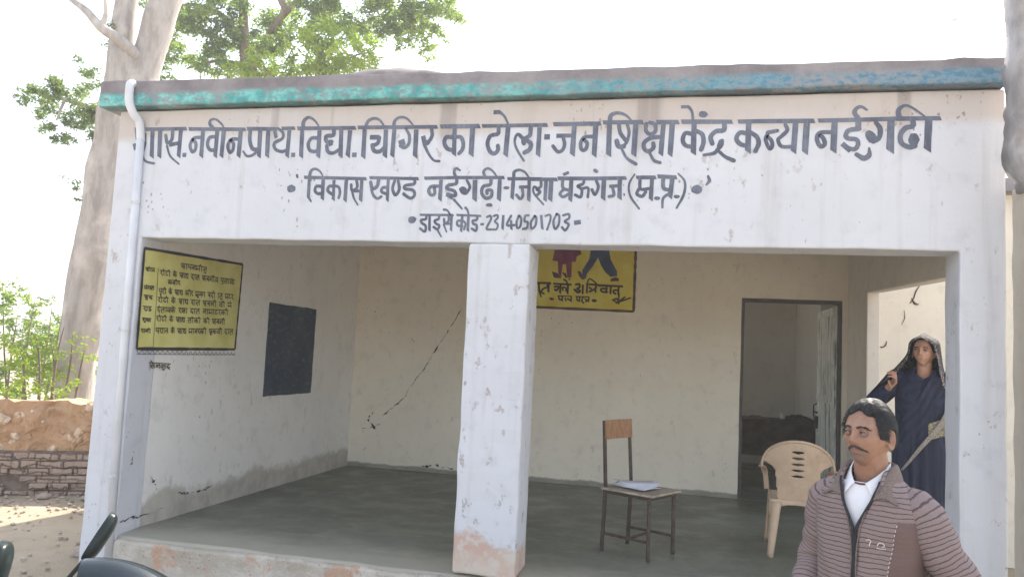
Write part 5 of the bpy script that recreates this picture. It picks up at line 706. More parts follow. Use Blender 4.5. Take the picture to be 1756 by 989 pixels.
# the big forked tree beside the school
b0 = at(122,690,11); t1 = thing('forked_tree', 'big pale barked tree with a forked trunk rising behind the left corner of the school', 'tree', (b0.x,b0.y,G0))
T1 = dict(parent=t1, off=(b0.x,b0.y,G0))
mb = MB()
base = at(118,735,11); base.z = G0-.1
mb.tube([base, at(124,670,11), at(142,540,11), at(166,400,11), at(188,270,11), at(212,150,11), at(224,90,11)], [.34,.27,.27,.265,.27,.28,.26], 18, smooth=5)
mb.tube([at(205,180,11), at(205,100,11), at(212,40,11), at(222,-60,11), at(236,-220,11)], [.2,.17,.16,.15,.09], 14, smooth=5)
mb.tube([at(225,190,11), at(250,110,11), at(272,40,11), at(298,-40,11), at(350,-220,11)], [.24,.22,.20,.19,.11], 14, smooth=5)
mb.tube([at(255,125,11), at(236,98,10.85), at(205,70,10.7), at(172,48,10.6), at(148,22,10.6), at(115,-8,10.6), at(60,-70,10.6)], [.08,.085,.075,.06,.05,.04,.02], 10, smooth=4)
mb.tube([at(172,48,10.6), at(182,20,10.6), at(180,-30,10.6)], [.045,.03,.02], 8, smooth=4)
mb.tube([at(196,230,11), at(160,190,11.2), at(110,170,11.4), at(60,160,11.5)], [.06,.045,.03,.012], 8, smooth=4)
mb.tube([at(110,170,11.4), at(95,205,11.3)], [.025,.01], 6)
mb.v = [v+noise.noise_vector(v*2.2)*.035 for v in mb.v]
mb.build('trunk', M_bark, smooth=True, **T1)
cm = MB()
clumps(cm, [(62,158,26),(95,150,30),(100,190,34),(135,165,32),(82,205,26),(130,215,30),(150,140,24),(112,240,18),(158,195,22),(45,160,14),(160,128,14)], 11.4, .052, 46)
clumps(cm, [(128,318,12),(135,340,8),(190,40,13),(182,75,8),(235,5,16)], 11, .05, 34)
cm.build('crown', M_leaf_grey, smooth='raw', **T1)
# tree behind the roof
b0 = at(425,560,16.5); t2 = thing('neem_tree', 'wide green tree behind the roof with drooping sprays of small leaves', 'tree', (b0.x,b0.y,G0))
T2 = dict(parent=t2, off=(b0.x,b0.y,G0))
mb = MB(); base = b0.copy(); base.z = G0-.1
mb.tube([base, at(425,300,16.5), at(421,120,16.5), at(418,20,16.5), at(425,-120,16.5)], [.2,.16,.115,.10,.06], 12, smooth=5)
mb.tube([at(421,150,16.5), at(455,70,16.2), at(492,20,16), at(560,-30,16), at(680,-20,15.8), at(770,0,15.6)], [.07,.06,.07,.055,.04,.015], 10, smooth=5)
mb.tube([at(492,20,16), at(480,-20,16), at(500,-120,16)], [.09,.08,.05], 8, smooth=4)
mb.tube([at(418,60,16.5), at(370,20,16.6), at(310,10,16.8), at(270,60,16.8)], [.06,.05,.03,.015], 8, smooth=4)
mb.tube([at(418,110,16.5), at(370,105,16.6), at(320,118,16.7)], [.045,.035,.02], 8, smooth=4)
mb.tube([at(620,-25,15.9), at(680,25,15.9), at(735,70,15.9)], [.04,.025,.01], 6, smooth=4)
mb.build('trunk', M_bark2, smooth=True, **T2)
cm = MB(); cm.cm = 0
clumps(cm, [(300,20,38),(325,60,30),(350,15,40),(385,45,34),(300,90,26),(340,110,22),(390,85,30),(285,120,20),(455,35,30),(470,80,34),(440,100,26),(510,25,28),(365,-20,40),(440,-15,36),(400,20,36),(420,70,30),(360,60,34),(315,95,28),(370,110,26),(410,115,24),(480,50,32),(500,110,26),(290,60,26),(335,-20,40),(520,70,28)], 16.4, .095, 15)
clumps(cm, [(540,10,34),(585,15,36),(625,10,36),(665,25,34),(700,10,36),(735,10,34),(775,8,26),(715,45,28),(735,75,17),(738,98,10),(680,55,24),(640,50,26),(790,25,14),(590,-40,40),(670,-40,44),(750,-35,36),(560,40,28),(610,45,28),(650,20,32),(690,35,26),(720,0,34),(760,25,26),(745,55,18),(732,88,13),(580,-10,34),(640,-15,36),(700,60,18)], 15.8, .09, 15)
cm.build('crown', [M_leaf_mid], smooth='raw', **T2)
# lime coloured young tree just above the roof line
b0 = at(540,560,14.2); t3 = thing('lime_sapling', 'bright yellow green young tree showing just above the roof edge', 'tree', (b0.x,b0.y,G0))
T3 = dict(parent=t3, off=(b0.x,b0.y,G0)); mb = MB(); base = b0.copy(); base.z = G0-.1
mb.tube([base, at(538,240,14.2), at(545,120,14.2), at(560,60,14.2)], [.08,.06,.04,.015], 8, smooth=4)
mb.tube([at(540,200,14.2), at(480,140,14.2), at(430,110,14.2)], [.035,.02,.01], 6, smooth=4)
mb.tube([at(543,150,14.2), at(600,100,14.2), at(640,90,14.2)], [.03,.02,.01], 6, smooth=4)
mb.build('trunk', M_bark2, smooth=True, **T3)
cm = MB(); clumps(cm, [(425,112,24),(400,125,16),(455,122,22),(500,100,20),(585,110,24),(545,75,24),(440,95,14),(480,120,16),(540,100,24),(570,80,26),(600,95,28),(625,85,18),(565,115,24),(610,118,20),(530,60,20),(560,45,20),(590,60,20),(520,120,18),(640,105,10)], 14.2, .13, 13, jit=.4, aspect=.3)
cm.build('crown', M_leaf_lime, smooth='raw', **T3)
# twigs of a far tree at the upper right
b0 = at(1752,560,24); t4 = thing('faint_tree', 'thin far tree with bare twigs showing above the right end of the roof', 'tree', (b0.x,b0.y,G0))
T4 = dict(parent=t4, off=(b0.x,b0.y,G0)); mb = MB(); base = b0.copy(); base.z = G0-.1
mb.tube([base, at(1752,200,24), at(1748,60,24), at(1735,-60,24)], [.16,.1,.06,.03], 8, smooth=4)
for x_,y_ in ((1640,40),(1660,15),(1720,30),(1650,65),(1705,70)): mb.tube([at(1748,90,24), at((1748+x_)/2,y_-8,24), at(x_,y_,24)], [.016,.010,.004], 5, smooth=3)
mb.build('trunk', M_bark2, smooth=True, **T4)
cm = MB(); clumps(cm, [(1645,40,12),(1660,20,12),(1705,35,12),(1650,65,10),(1690,15,14),(1700,75,9)], 24, .09, 4, jit=.3); cm.build('crown', M_leaf_grey, smooth='raw', **T4)
# bushes behind the stone wall
def bush(name, label, lst, d, stems, mat, size, dens, sx):
    b0 = at(sx,700,d); t = thing(name, label, 'bush', (b0.x,b0.y,G0)); K = dict(parent=t, off=(b0.x,b0.y,G0)); mb = MB()
    for x0, x1, y1 in stems:
        a = at(x0,690,d); a.z = G0-.05; mb.tube([a, at((x0+x1)/2+random.uniform(-8,8),(690+y1)/2,d), at(x1,y1,d)], [.02,.014,.005], 6, smooth=4)
    mb.build('stem', M_bark2, smooth=True, **K); cm = MB(); clumps(cm, lst, d, size, dens, jit=.5); cm.build('foliage', mat, smooth='raw', **K)
bush('grey_bush', 'tall dull green bush behind the low wall at the left edge of the photo', [(10,520,24),(25,560,30),(60,560,26),(15,610,34),(60,610,32),(45,650,30),(95,590,24),(10,660,28),(85,650,26),(8,495,12),(60,525,20),(100,545,16),(85,515,12),(30,500,20),(5,540,24),(40,590,34),(75,580,28),(100,625,26),(20,630,34),(70,650,30),(110,600,18),(120,560,14)], 13.5, [(20,5,490),(40,60,515),(60,90,520),(10,30,540),(70,105,545)], M_leaf_mid, .075, 13, 40)
bush('lime_bush', 'yellow green bush with bare stems between the low wall and the big tree', [(35,600,18),(60,625,18),(85,600,14),(70,660,20),(100,640,16),(30,650,16),(125,580,10),(140,612,13),(150,580,8),(120,660,12),(155,610,8),(60,580,12),(85,680,16),(15,580,14),(45,630,22),(20,670,20),(110,610,14),(50,560,12),(100,670,16),(70,600,16),(135,650,10),(10,620,18),(80,640,18)], 10.2, [(60,35,585),(75,60,570),(90,88,590),(100,125,575),(120,145,600),(85,110,560)], M_leaf_lime, .062, 15, 90)
bush('shaded_bush', 'dark low bush at the far side of the big tree trunk', [(170,600,18),(175,640,20),(190,580,14),(195,630,20),(165,570,10)], 13.0, [(175,170,570),(190,192,560)], M_leaf_mid, .08, 15, 180)
# ------------------------------------------------------------------ wooden chair with papers, in the porch
M_wood = NT('worn_ply'); _n = M_wood.noise(M_wood.vec(M_wood.pos(True), scale=(3,1,1)), 12, 6, .6)
M_wood = M_wood.fin(M_wood.mix(M_wood.map(_n,.3,.7), (.27,.135,.065), (.40,.22,.115)), .5)
M_seatw = simple('pale_worn_seat', (.40,.34,.26), .6, .25, 14)
M_iron = simple('brown_iron_frame', (.075,.055,.045), .5, .3, 16)
ch = thing('wooden_chair', 'old chair with brown plywood back on a thin dark iron frame, papers on its seat', 'chair', (-.31,5.86,.001), math.atan2(-.18,.34)+math.pi/2)
# local: front = -Y, x = right
w, d_, sh, bh = .35, .37, .455, .935
fl_ = [(-w/2,-d_/2),(w/2,-d_/2)]; bk_ = [(-w/2,d_/2),(w/2,d_/2)]
for x, y in fl_: MB().bar((x,y,0),(x*.98,y*.98,sh-.012),.024,.024).build('leg', M_iron, ch, mods=[BEV(.003)])
for x, y in bk_:
    MB().bar((x,y+.015,0),(x,y,sh),.024,.024).bar((x,y,sh),(x*.97,y+.035,bh),.022,.022).build('leg', M_iron, ch, mods=[BEV(.003)])
MB().grid(lambda u,v: Vector(((u-.5)*.36, .198+.012*math.cos((u-.5)*2.6)+(v*.012), .80+v*.138)), 8, 4).build('backrest', M_wood, ch, mods=[('SOLIDIFY', dict(thickness=.014)), BEV(.004)])
MB().grid(lambda u,v: Vector(((u-.5)*.42, (v-.5)*.43-.01, sh+.004-.008*math.sin(math.pi*u)*math.sin(math.pi*v))), 8, 8).build('seat', M_seatw, ch, mods=[('SOLIDIFY', dict(thickness=.016)), BEV(.005)])
sf = MB()
for a, b in ((fl_[0],fl_[1]),(bk_[0],bk_[1]),(fl_[0],bk_[0]),(fl_[1],bk_[1])): sf.bar((*a,sh-.028),(*b,sh-.028),.02,.022)
sf.build('seat_frame', M_iron, ch)
for a, b, z in ((fl_[0],bk_[0],.13),(fl_[1],bk_[1],.13)): MB().bar((*a,z),(*b,z),.016,.018).build('stretcher', M_iron, ch)
MB().bar((-w/2,-.02,.13),(w/2,.0,.13),.014,.016).build('stretcher', M_iron, ch)
# papers
pm_ = NT('white_paper'); _x = pm_.xyz(pm_.pos(True)); _l = pm_.math('SINE', pm_.math('MULTIPLY', _x['Y'], 520.0))
M_paper = pm_.fin(pm_.mix(pm_.math('MULTIPLY', pm_.map(_l,.75,.95), .35), (.78,.78,.84), (.40,.42,.52)), .7)
pr = MB()
def sheet(mb, c, ang, z, w=.21, h=.29, curl=.03):
    ca, sa = math.cos(ang), math.sin(ang)
    def fn(u, v):
        x, y = (u-.5)*w, (v-.5)*h
        return Vector((c[0]+x*ca-y*sa, c[1]+x*sa+y*ca, z+curl*max(0,abs(v-.5)*2-.55)**2*2+.004*math.sin(u*4+ang)))
    mb.grid(fn, 6, 10)
for i in range(5): sheet(pr, (-.015+.012*i,-.02+.008*i), .35+.22*(i-2), sh+.008+.005*i, curl=.004+.004*i)
pr.build('papers', M_paper, smooth=True, mods=[('SOLIDIFY', dict(thickness=.0015))])
po = bpy.data.objects['papers']; po.matrix_world = Matrix.Translation((-.345,5.885,.01)) @ Matrix.Rotation(ch.rotation_euler.z, 4, 'Z')
tag(po, 'loose sheaf of white papers lying on the seat of the wooden chair', 'papers')

# ------------------------------------------------------------------ beige plastic armchair
M_plast = NT('beige_plastic'); M_plast.b.inputs['Subsurface Weight'].default_value = .05
_p = M_plast.pos(True); _n = M_plast.noise(_p, 7, 6, .65); _m = M_plast.noise(M_plast.vec(_p, scale=(1,1,.3)), 30, 5, .7)
_c = M_plast.mix(M_plast.map(_n,.35,.7), (.60,.455,.325), (.50,.37,.255)); _c = M_plast.mix(M_plast.math('MULTIPLY', M_plast.map(_m,.56,.7), .5), _c, (.36,.28,.21))
M_plast = M_plast.fin(_c, M_plast.map(_m,.4,.7,.4,.6))
pc = thing('plastic_chair', 'beige moulded plastic armchair with slotted back standing in front of the dark doorway', 'chair', (.845,6.40,.001), 0)
pc.rotation_euler = (0,0,math.pi-.11); pc.scale = (.90,1,.985)
# local front = -Y; backrest at +Y
def outl(z):                       # half width of the arched back outline at height z
    if z < .64: return .285
    return .285*math.sqrt(max(0, 1-((z-.64)/.225)**2.3))
def back_y(x, z): return .20+.16*(z-.41)-.10*(abs(x)/.28)**2.0*(.35+.65*min(1,(z-.41)/.3))
SL = [.60,.645,.69,.735,.78]
def inside(x, z):
    if abs(x) > outl(z): return False
    if z < .70:                     # open gap between the panel and the arm
        edge = .155+.03*((z-.41)/.29)+(.12*max(0,(z-.63)/.07)**2)
        if abs(x) > edge: return False
    for s_ in SL:
        if abs(x) < .045 and abs(z-s_) < .0085*(1-(x/.045)**2)+.0015: return False
    return True
bmk = MB(); NX, NZ = 72, 90; ids = {}
def bid(i, j):
    if (i,j) not in ids:
        z = .41+.455*j/NZ; o_ = .29; x = -o_+2*o_*i/NX; lim = outl(z)
        x = max(-lim, min(lim, x)); ids[(i,j)] = len(bmk.v); bmk.v.append(Vector((x, back_y(x,z), z)))
    return ids[(i,j)]
for j in range(NZ):
    for i in range(NX):
        x = -.29+.58*(i+.5)/NX; z = .41+.455*(j+.5)/NZ
        if inside(x, z): bmk.f.append([bid(i,j), bid(i+1,j), bid(i+1,j+1), bid(i,j+1)]); bmk.mi.append(0)
bmk.build('backrest', M_plast, pc, smooth=True, mods=[('SOLIDIFY', dict(thickness=.007)), ('SMOOTH', dict(factor=.5, iterations=3))])
rp = []
for k in range(25):
    a_ = math.pi*k/24; z = .64+.222*math.sin(a_)**.87; x = -.285*math.cos(a_); rp.append((x, back_y(x,z), z))
MB().tube(rp, .011, 8).build('back_rim', M_plast, pc, smooth=True)
def seat_pt(u, v):
    x = (u-.5)*2; return Vector((x*(.235-.02*v), -.235+.45*v, .425-.02*math.sin(math.pi*v)*(1-x*x)-.014*v-(.02*(1-min(1,v*6)))))
MB().grid(seat_pt, 16, 16).build('seat', M_plast, pc, smooth=True, mods=[('SOLIDIFY', dict(thickness=.008))])
def skirt(u, v):
    a = u*4; k = int(min(a,3.999)); f = a-k
    cs = [(-.235,-.235),(.235,-.235),(.215,.215),(-.215,.215)]
    p = Vector((*cs[k],0)).lerp(Vector((*cs[(k+1)%4],0)), f)
    return Vector((p.x*(1+.02*v), p.y*(1+.02*v), .42-v*(.035+.10*abs(2*f-1)**3)))
MB().grid(skirt, 48, 4, wrap=True).build('apron', M_plast, pc, smooth=True, mods=[('SOLIDIFY', dict(thickness=.006))])
for sx in (-1,1):
    for y0_, y1_ in ((-.225,-.27),(.205,.265)):
        mb = MB(); kx = .19 if y0_ > 0 else .222; a = Vector((sx*kx,y0_,.40)); b = Vector((sx*(kx+.03),y1_,0))
        def leg(u, v, a=a, b=b, sx=sx, y0_=y0_):
            p = a.lerp(b, v); an = (u*1.5+ (0.0))*math.pi
            wd_ = .050-.020*v
            q = Vector((math.cos(an*.667-.8)*wd_*sx, math.sin(an*.667-.8)*wd_*(1 if y0_>0 else -1), 0))
            return p+q-Vector((sx*wd_*.7,0,0))
        mb.grid(leg, 10, 8).build('leg', M_plast, pc, smooth=True, mods=[('SOLIDIFY', dict(thickness=.007))])
    arm = MB()
    path = catmull([(sx*.285,.14,.66),(sx*.287,.10,.645),(sx*.288,-.05,.635),(sx*.28,-.20,.61),(sx*.262,-.265,.55),(sx*.245,-.262,.42)], 6)
    n_ = len(path)-1
    def armf(u, v):
        i = v*n_; k = min(int(i), n_-1); p = path[k].lerp(path[k+1], i-k)
        return p+Vector(((u-.5)*.055*(1 if v < .8 else .8), 0, 0))+Vector((0,0,-.010*(abs(u-.5)*2)**2))
    arm.grid(armf, 6, 40).build('armrest', M_plast, pc, smooth=True, mods=[('SOLIDIFY', dict(thickness=.007))])

# ------------------------------------------------------------------ desk and clutter in the dark room
dk = thing('desk', 'dark wooden desk just inside the open doorway', 'desk', (1.02,10.3,.002), .05)
M_dark = simple('dark_desk_wood', (.09,.065,.045), .6, .3, 10)
MB().box((-.62,-.32,.72),(.62,.32,.75)).build('table_top', M_dark, dk, mods=[BEV(.006)])
MB().box((-.58,-.28,.32),(.58,-.262,.718)).build('front_panel', M_dark, dk)
for sx in (-1,1):
    for sy in (-1,1): MB().box((sx*.58-.025,sy*.285-.022+.006*sy,0),(sx*.58+.025,sy*.285+.022,.718)).build('leg', M_dark, dk)
cup = MB().tube([(0,0,0),(0,0,.01),(0,0,.085)], [.028,.03,.036], 16).build('cup', simple('white_cup', (.62,.6,.56), .4), smooth=False); cup.location = (1.16,10.12,.754); tag(cup, 'small white cup on the desk in the dark room', 'cup')
mb = MB().grid(lambda u,v: Vector((.42*(u-.5),.2*(v-.5),.07*math.sin(math.pi*u)**.7*math.sin(math.pi*v)**.7*(1+.6*noise.noise(Vector((u*6,v*5,2)))))), 18, 12)
o = mb.build('cloth_bundle', simple('dark_cloth', (.10,.085,.08), .9, .3, 12), smooth=True); o.location = (1.33,10.13,.754); tag(o, 'crumpled dark cloth bundle on the desk beside the white cup', 'cloth')
mb = MB().grid(lambda u,v: Vector((.3*(u-.5),.18*(v-.5),.035*math.sin(math.pi*u)**.6*math.sin(math.pi*v)**.6*(1+.6*noise.noise(Vector((u*5,v*5,7)))))), 14, 10)
o = mb.build('cloth_bundle', simple('brown_cloth', (.22,.17,.13), .9, .3, 12), smooth=True); o.location = (.86,10.1,.754); tag(o, 'flat brown cloth at the left end of the desk', 'cloth')

# ------------------------------------------------------------------ motorcycle in the lower left corner
near, far = at(-8,985,1.9), at(172,920,2.52)
mid = (near+far)/2; lv = far-near
bike = thing('motorcycle', 'dark motorcycle parked in front of the porch, mirrors and headlight cowl in view', 'motorcycle', (mid.x,mid.y,G0), math.atan2(lv.y,lv.x)-math.pi/2)
mz = mid.z-G0; hl = Vector((lv.x,lv.y)).length/2; tilt = (far.z-near.z)/2
M_blk = simple('black_gloss_paint', (.012,.02,.026), .22, .2, 6); M_blk.node_tree.nodes['Principled BSDF'].inputs['Coat Weight'].default_value = .5
M_rub = simple('black_rubber', (.022,.022,.022), .75, .3, 30); M_mir = simple('dark_mirror_shell', (.014,.022,.021), .3, .25, 12)
M_chr = simple('chrome', (.6,.6,.6), .18, .05, 8, metal=1); M_glass = simple('headlight_glass', (.55,.6,.62), .08, .05, 8)
M_seat = simple('seat_vinyl', (.018,.018,.02), .5, .2, 40)
bz = mz-.20
for s_, zz in ((-1,-tilt),(1,tilt)):
    y = s_*hl; mz_ = mz+zz
    mb = MB()
    # rounded rectangular shell, mirror face to the rear (-x)
    def sh_(u, v, y=y, mz_=mz_, s_=s_):
        a = 2*math.pi*u; c, sn = math.cos(a), math.sin(a); e = .62
        px_ = math.copysign(abs(c)**e, c)*.044; pz_ = math.copysign(abs(sn)**e, sn)*.080
        r = math.sin(min(1,v*1.15)*math.pi/2)**.6 if v < .87 else 1
        q = Vector((.024*math.cos(min(1,v*1.15)*math.pi/2) if v < .87 else -.012, px_*r, pz_*r))
        q = Matrix.Rotation(s_*.42, 3, 'X').inverted() @ q if s_ > 0 else q
        return Vector((0.0,y,mz_))+Matrix.Rotation(.45 if s_ > 0 else .2, 3, 'Y') @ Matrix.Rotation(.10, 3, 'Z') @ q
    mb.grid(sh_, 28, 10, wrap=True)
    o_ = len(mb.v); mb.f.append([k for k in range(10*28, 11*28)]); mb.mi.append(0)
    mir = mb.build('mirror', M_mir, bike, smooth=True, mods=[BEV(.003)])
    mb = MB().tube([(-.09,s_*.24,bz+.01),(-.07,s_*(hl-.05),bz+.05),(-.035,y-s_*.012,mz_-.068)], [.0075,.007,.008], 8, smooth=4).build('stem', M_rub, parent=mir, smooth=True)
hb_ = MB().tube([(-.12,-.36,bz-.01),(-.04,-.24,bz),(.0,-.1,bz-.02),(.0,.1,bz-.02),(-.04,.24,bz),(-.12,.36,bz-.01)], .011, 10, smooth=5)
hb_.build('handlebar', M_chr, bike, smooth=True)
for s_ in (-1,1):
    MB().tube([(-.06,s_*.27,bz),(-.13,s_*.375,bz-.012)], .017, 10).build('grip', M_rub, bike, smooth=True)
    MB().box((-.06,s_*.25-.03,bz-.03),(-.005,s_*.25+.03,bz+.03)).build('switch_box', M_rub, bike, mods=[BEV(.01,3)])
    MB().tube([(-.02,s_*.25,bz),(.0,s_*.32,bz-.01),(-.06,s_*.40,bz-.025)], .006, 6, smooth=3).build('lever', M_chr, bike, smooth=True)
# headlight cowl
cz = bz-.005
def cowl(u, v):
    a = -math.pi/2+math.pi*2*u; r = math.sin(math.pi*min(v,.999)*.56+.02)
    x = .225+.20*math.cos(math.pi*v*.56)-.05*v
    zz = .175*math.sin(a)*r; 
    return Vector((x-(.06 if zz > .06 else 0)*(zz/.175), .135*math.cos(a)*r*(1-.25*(zz/.175)**2 if zz > 0 else 1), cz+zz+.02))
cw = MB().grid(cowl, 32, 16, wrap=True).build('headlight_cowl', M_blk, bike, smooth=True)
MB().grid(lambda u,v: Vector((.417-.05*v*v, .085*v*math.cos(2*math.pi*u), cz-.02+.075*v*math.sin(2*math.pi*u))), 24, 6, wrap=True).build('headlight', M_glass, parent=cw, smooth=True)
for k in (0,1):
    MB().tube([cowl(.25+q*.055, .62-.10*k-.025*abs(q))+Vector((.002,0,.002)) for q in (-2,-1,0,1,2)], .004, 6, smooth=4).build('decal_stripe', simple('silver_stripe', (.35,.42,.48), .3), parent=cw, smooth=True)
for s_ in (-1,1): MB().tube([(.10,s_*.09,bz-.02),(.40,s_*.085,.33)], [.02,.024], 10).build('fork_tube', M_chr, bike)
def wheel(x, nm):
    t_ = MB()
    R0, r0 = .30, .045; o_ = Vector((x,0,.31))
    t_.grid(lambda u,v: o_+Vector(((R0-r0+r0*math.cos(2*math.pi*v))*math.cos(2*math.pi*u), r0*math.sin(2*math.pi*v), (R0-r0+r0*math.cos(2*math.pi*v))*math.sin(2*math.pi*u))), 40, 12, wrap=True)
    wh = t_.build('wheel', M_rub, bike, smooth=True)
    r_ = MB().grid(lambda u,v: o_+Vector(((.215+.012*abs(v-.5))*math.cos(2*math.pi*u), (v-.5)*.06, (.215+.012*abs(v-.5))*math.sin(2*math.pi*u))), 40, 3, wrap=True)
    for k in range(6):
        a = k*math.pi/3; r_.bar(o_, o_+Vector((.215*math.cos(a),0,.215*math.sin(a))), .02,.028)
    r_.tube([o_+Vector((0,-.05,0)), o_+Vector((0,.05,0))], .04, 14)
    r_.build('rim', M_blk, parent=wh)
wheel(.44, 'front'); wheel(-.93, 'rear')
MB().grid(lambda u,v: Vector((.44,0,.31))+Vector(((.325)*math.cos(.35+2.2*u), (v-.5)*.12, .325*math.sin(.35+2.2*u)-.03*abs(v-.5)*2)), 18, 6).build('mudguard', M_blk, bike, smooth=True, mods=[('SOLIDIFY', dict(thickness=.004))])
tank = MB().ell((-.25,0,.78), (.26,.135,.115), 24, 14); tank.v = [Vector((v.x, v.y*(1-.5*max(0,-(v.x+.25)/.26)), v.z-.06*max(0,-(v.x+.25)/.26))) for v in tank.v]
tank.build('fuel_tank', M_blk, bike, smooth=True)
MB().grid(lambda u,v: Vector((-.45-.62*v, .13*math.sin(math.pi*(u-.5))*(1-.25*v*v), .76+.035*math.cos(math.pi*(u-.5))+.05*v*v-.03*math.sin(math.pi*v))), 12, 16).build('seat', M_seat, bike, smooth=True, mods=[('SOLIDIFY', dict(thickness=.07, offset=-1))])
MB().ell((-.30,0,.42), (.17,.12,.15), 14, 10).box((-.42,-.1,.28),(-.15,.1,.42)).build('engine', simple('engine_metal', (.2,.2,.2), .4, .3, 30, metal=.8), bike)
MB().tube([(.05,0,.80),(-.1,0,.60),(-.12,0,.30),(-.5,0,.28)], .022, 8).tube([(.04,0,.80),(-.45,0,.66),(-1.05,0,.72)], .022, 8).tube([(-.5,0,.28),(-.93,.07,.31)], .02, 8).tube([(-.5,0,.28),(-.93,-.07,.31)], .02, 8).build('frame', M_blk, bike)
MB().tube([(-.2,-.11,.33),(-.3,-.14,.22),(-.6,-.15,.25),(-1.1,-.16,.36)], [.02,.022,.035,.04], 12, smooth=4).build('exhaust', M_chr, bike, smooth=True)
MB().tube([(-.35,.1,.25),(-.40,.28,.005)], .01, 8).build('side_stand', M_chr, bike)
# ------------------------------------------------------------------ people
def sm(x): x = max(0, min(1, x)); return x*x*(3-2*x)
def gs(x, z, x0, z0, sx, sz): return math.exp(-((x-x0)/sx)**2/2-((z-z0)/sz)**2/2)
def head_pt(a, b, fem=0):
    """surface of a head; a azimuth (0 = front), b elevation; front is -Y, eyes at z = 0"""
    ca, sa, cb, sb = math.cos(a), math.sin(a), math.cos(b), math.sin(b)
    dx, dy, dz = sa*cb, -ca*cb, sb
    n = (abs(dx)**2.35+abs(dy)**2.35+abs(dz)**2.2)**(1/2.25)
    x, y, z = dx/n*.073, dy/n*.095+.008, dz/n*.114
    t = sm((-.012-z)/.095)
    x *= 1-(.34+.06*fem)*t
    if y > 0: y *= 1-.5*t
    else: y *= 1+.03*t
    if z > .03: x *= 1-.10*sm((z-.03)/.09)
    if z > .02 and y < 0: y *= 1-.12*sm((z-.02)/.09)
    wf = sm((-dy-.05)/.5)
    if wf > 0:
        X = abs(x); f = 0
        f += .0085*(1-.7*fem)*gs(X,z,.027,.019,.018,.0065)+.003*gs(X,z,0,.02,.012,.01)
        f -= .0105*gs(X,z,.031,-.001,.014,.009)
        f += .008*gs(x,z,0,.006,.0065,.012)+.0150*gs(x,z,0,-.012,.0075,.011)+.0225*(1-.25*fem)*gs(x,z,0,-.030,.0095,.0085)+.011*gs(X,z,.0130,-.034,.0062,.0055)
        f += .005*gs(X,z,.047,-.018,.015,.013)
        f -= .0028*gs(X,z,.030,-.044,.006,.012)
        f += .0055*gs(x,z,0,-.0575,.017,.0045)-.0035*gs(x,z,0,-.0635,.021,.0018)+.0065*gs(x,z,0,-.0700,.014,.0042)-.004*gs(x,z,0,-.080,.015,.005)
        f += .007*gs(x,z,0,-.097,.017,.011)
        y -= f*wf
    return Vector((x,y,z))
def face_at(x, z, fem=0):
    a, b = math.asin(max(-.95,min(.95,x/.073))), math.asin(max(-.95,min(.95,z/.114)))
    for _ in range(30):
        p = head_pt(a, b, fem); a += .6*(x-p.x)/.08; b += .6*(z-p.z)/.114
    return head_pt(a, b, fem)
def head_mb(mb, T, fem=0, nu=150, nv=110):
    o = len(mb.v)
    mb.grid(lambda u,v: T @ head_pt(2*math.pi*u, (v-.5)*math.pi*.995, fem), nu, nv, wrap=True)
    mb.f.append([o+k for k in range(nu-1,-1,-1)]); mb.mi.append(0)
    mb.f.append([o+nv*nu+k for k in range(nu)]); mb.mi.append(0)
    for s in (-1,1):                                 # ears
        c = Vector((s*.0700,.016,-.010)); R = Matrix.Rotation(s*-.26, 3, 'Z')
        ring = [T @ (c+R @ Vector((s*.010, .014*math.cos(q)+.003, .028*math.sin(q)-.006*max(0,-math.sin(q))))) for q in [2*math.pi*k/14 for k in range(15)]]
        mb.tube(ring, .0048, 8, caps=False)
        mb.ell(T @ (c+R @ Vector((s*.003,.004,0))), (.005,.016,.026), 12, 8, rot=(T.to_3x3() @ R))
        mb.ell(T @ (c+R @ Vector((s*.009,.002,-.028))), (.005,.008,.009), 10, 8)
def hand_mb(mb, T, curl=.5, s=1, spread=.03):
    """hand in local frame: wrist at origin, fingers along -Z, palm facing -Y, thumb towards s*X"""
    P = lambda *q: T @ Vector(q)
    for k in range(4):
        x = s*(.027-.018*k); mb.cap(P(x*.75,0,-.012), P(x,-.002,-.080), .013, .0105, 10)
        L = (.040,.045,.042,.033)[k]; d = Vector((s*spread*(1.5-k)*.6, 0, -1)).normalized(); p = Vector((x,-.002,-.082)); a = 0; r = .0092-.0006*k
        for j, q in enumerate((1,.68,.55)):
            a += curl*(.75,1.1,.8)[j]; dd = Vector((d.x*math.cos(a), -math.sin(a), -math.cos(a)))
            e = p+dd*L*q; mb.cap(P(*p), P(*e), r, r*.88, 10); p = e; r *= .9
    p = Vector((s*.024,-.006,-.022)); 
    for dd, L, r in ((Vector((s*.62,-.42,-.62)),.042,.0125),(Vector((s*.32,-.62,-.72)),.032,.0105),(Vector((s*.05,-.62,-.78)),.026,.009)):
        e = p+dd.normalized()*L; mb.cap(P(*p), P(*e), r, r*.88, 10); p = e
